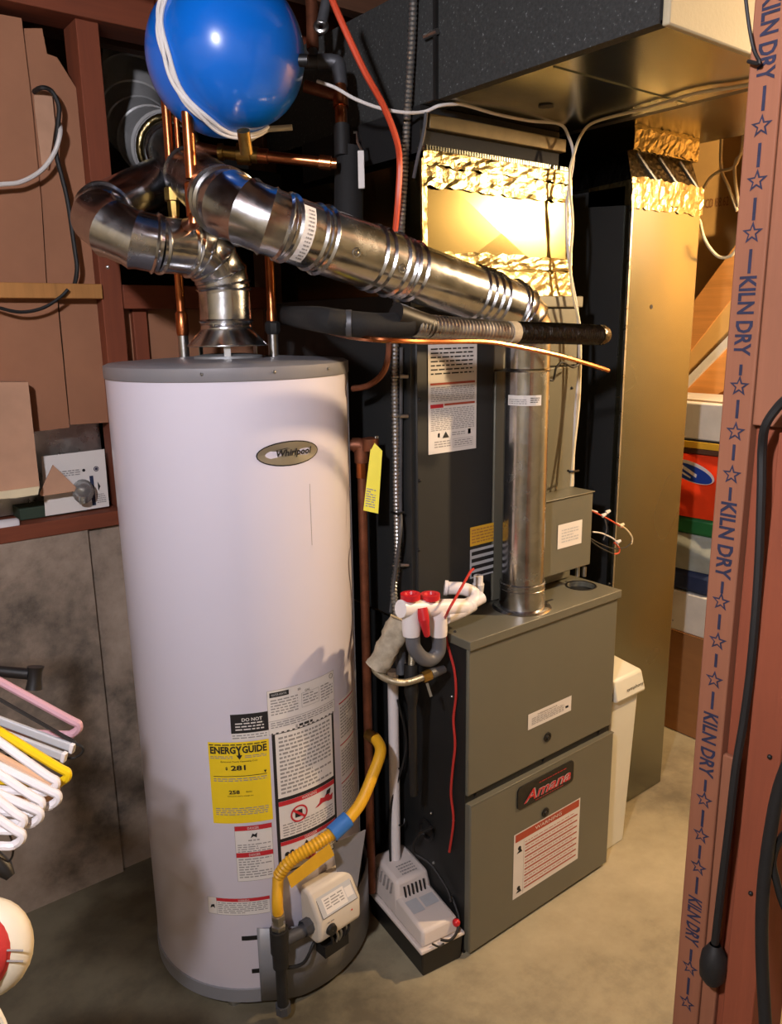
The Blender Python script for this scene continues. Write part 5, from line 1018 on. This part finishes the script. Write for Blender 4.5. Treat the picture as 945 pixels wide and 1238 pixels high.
# ================================================================ GARMENT RACK, HANGERS, SNEAKER
rk = thing('garment_rack', 'black metal garment rack end with a ribbed knob at the left edge', 'rack', at(-60, 1100, D=1.25))
r_ = lambda x, y, D=1.2: at(x, y, D=D)
e_in = r_(36, 815, 1.2); e_out = r_(-230, 790, 1.2)
MB().sweep([e_out, e_in], .0085, 12).build('crossbar', 'black_plastic', rk)
kd = (e_in-e_out).normalized()
MB().sweep([r_(43, 806, 1.2), r_(42.5, 812, 1.2), r_(42, 822, 1.2), r_(41, 833, 1.2)], [.0125, .0105, .0105, .0125], 12).build('end_knob', 'black_plastic', rk)
post = V((e_out.x, e_out.y, 0)); MB().cyl(post+ZA*.02, post+ZA*(e_out.z+.25), .012, 14).build('post', 'black_plastic', rk); MB().lathe([(.001, 0), (.14, 0), (.14, .01), (.02, .022), (.001, .022)], post, seg=32).build('base', 'black_plastic', rk)
hook0 = e_out+ZA*.10; TOPS = []
def hanger(name, mat, tip, slope, label, r=.0045, group=None, D=1.1, back=.26, wire=False):
    p = at(tip[0], tip[1], D=D); dr = (RT*math.cos(slope)-UP*math.sin(slope)).normalized(); neck = p-dr*back
    t = thing(name, label, 'hanger', neck, group)
    lowr = p-ZA*.010+RT*.002; bar_l = neck-ZA*(back*math.sin(slope)*1.0+.02)
    loop = curve([neck, p.lerp(neck, .5), p.lerp(neck, .05), p+RT*.008-ZA*.006, p-ZA*.019-RT*.002, p-ZA*.021-RT*.03, neck+V((0, 0, p.z-neck.z-.024))], 5)
    MB().sweep(loop, r, 8).build('shoulder_loop', mat, t)
    top = V((neck.x, neck.y, hook0.z+.02)); TOPS.append(top)
    MB().sweep(curve([neck, neck.lerp(top, .6), top+RT*.015, top+ZA*.015, top-RT*.015-ZA*.002], 4), .0022, 6).build('hook', 'steel', t)
    return t
HG = 'white plastic hangers stacked on the rack at the left edge'
hanger('clothes_hanger', 'pink_plastic', (88, 872), .50, 'pink plastic hanger, topmost in the stack at the left edge', .006, D=1.15)
for i, (tp_, lb) in enumerate((((84, 893), 'thin dark wire hanger just below the pink one'), ((93, 900), 'thin dark wire hanger reaching furthest right above the yellow one'))):
    hanger('wire_hanger', 'dark_metal', tp_, .52, lb, .0018, D=1.13-.01*i)
for i, (tp_, lb) in enumerate((((90, 905), 'flat white hanger with a squared tip, upper of two above the yellow one'), ((80, 916), 'flat white hanger with a squared tip, just above the yellow one'))):
    p = at(*tp_, D=1.12-.01*i); dr = (RT*math.cos(.36)-UP*math.sin(.36)).normalized(); t = thing('clothes_hanger', lb, 'hanger', p-dr*.26)
    MB().beam(p, p-dr*.26, ZA, .006, .013).build('bar', 'silver_ink', t, bevel=.002); MB().beam(p-FW*.001, p-dr*.006, ZA, .008, .015).build('end_cap', 'white_plastic', t, bevel=.001); MB().sweep([p-dr*.258, V(((p-dr*.26).x, (p-dr*.26).y, hook0.z+.02))], .0022, 6).build('hook', 'steel', t)
hanger('clothes_hanger', 'yellow_plastic', (74, 930), .55, 'bright yellow plastic hanger in the middle of the stack', .006, D=1.08)
hanger('clothes_hanger', 'peach_plastic', (60, 948), .50, 'peach plastic hanger just below the yellow one', .005, D=1.05)
for i, (x, y, s) in enumerate(((60, 940, .62), (62, 957, .46), (42, 965, .6), (40, 978, .42), (20, 985, .7), (18, 1004, .62))):
    hanger('clothes_hanger', 'white_plastic', (x, y), s, ['white plastic hanger whose tip is tucked under the yellow one', 'white plastic hanger reaching furthest right among the white ones', 'white plastic hanger in the middle of the white ones, steeply sloped', 'white plastic hanger in the middle of the white ones, gently sloped', 'white plastic hanger second from the bottom of the stack', 'lowest white plastic hanger of the stack at the left edge'][i], .0055, HG, 1.03-.012*i)
ta, tb = max(TOPS, key=lambda p: p.dot(_F)), min(TOPS, key=lambda p: p.dot(_F)); td = (ta-tb).normalized()
ra, rb = ta+td*.12-ZA*.002, tb-td*.14-ZA*.002; MB().sweep([ra, rb], .009, 12).build('rail', 'black_plastic', rk)
pj = V((post.x, post.y, ra.z)); MB().sweep([pj, ra], .009, 12).build('rail_arm', 'black_plastic', rk); MB().sweep([pj, V((post.x, post.y, rb.z))-td*.3, rb], .007, 12).build('rail_arm', 'black_plastic', rk)
hc_ = thing('clip_hanger', 'black plastic clip hanging below the white hangers', 'clip', r_(5, 1040, 1.0))
MB().sweep(curve([r_(-20, 985, 1.0), r_(5, 1000, 1.0), r_(15, 1018, 1.0), r_(15, 1035, 1.0), r_(8, 1045, 1.0)], 4), .0014, 6).build('wire', 'dark_metal', hc_); MB().sweep([r_(-25, 1020, 1.0), r_(5, 1050, 1.0), r_(13, 1060, 1.0)], [.010, .011, .006], 10).build('clip', 'black_plastic', hc_)
sn = thing('canvas_sneaker', 'red canvas sneaker with cream rubber toe hanging at the lower left edge', 'shoe', r_(-20, 1150, .92))
cs = r_(-16, 1146, .92); ln = (RT*.92+UP*.1-FW*.1).normalized(); wd_ = (UP*.99).normalized(); dp_ = ln.cross(wd_).normalized()
def ell(c, a, b_, cc_, name, mat, cut=None):
    o = MB(); n1, n2 = 28, 16; vs = []
    for j in range(n2+1):
        for i in range(n1):
            th_, ph_ = 2*math.pi*i/n1, math.pi*j/n2; vs.append(c+ln*(a*math.sin(ph_)*math.cos(th_))+wd_*(b_*math.sin(ph_)*math.sin(th_))+dp_*(cc_*math.cos(ph_)))
    fs = [(j*n1+i, j*n1+(i+1) % n1, (j+1)*n1+(i+1) % n1, (j+1)*n1+i) for j in range(n2) for i in range(n1)]
    return o.add(vs, fs).build(name, mat, sn)
ell(cs, .056, .058, .030, 'rubber_toe', 'cream_rubber'); dv_ = dp_ if dp_.dot(FW) < 0 else -dp_
ell(cs-ln*.10-dv_*.012, .135, .050, .022, 'sole', 'cream_rubber'); ell(cs-ln*.105+wd_*.002+dv_*.024, .125, .044, .036, 'canvas_upper', 'red_canvas'); ell(cs-ln*.175+dv_*.046, .040, .028, .018, 'shoe_opening', 'black_rubber')
ell(cs-ln*.0+wd_*.004+dp_*(.020 if dp_.dot(FW) < 0 else -.020), .042, .046, .034, 'vamp', 'red_canvas')
sgn = 1 if dp_.dot(FW) < 0 else -1
MB().sweep(curve([cs-ln*.0+wd_*-.02+dp_*sgn*.036, cs-ln*.035+wd_*-.03+dp_*sgn*.040, cs-ln*.06-wd_*.035+dp_*sgn*.036], 4), .007, 8).build('black_trim', 'black_plastic', sn)
for k in (0, 1): MB().sweep(curve([cs+ln*.020+wd_*(.012-.012*k)+dp_*sgn*.029, cs+ln*.040+wd_*(.009-.012*k)+dp_*sgn*.025, cs+ln*.056+wd_*(.004-.012*k)+dp_*sgn*.018], 4), .0012, 6).build('stripe', 'ink_grey', sn)
MB().sweep(curve([cs+ln*.0-wd_*.052, cs+ln*.02-wd_*.085, cs+ln*.035-wd_*.13], 4), .0035, 6).build('lace', 'cream_rubber', sn)
MB().sweep(curve([cs-ln*.07, cs-ln*.10+wd_*.2, V((cs.x, cs.y, 0))-ln*.10+ZA*(hook0.z)], 4), .0025, 6).build('lace', 'cream_rubber', sn)
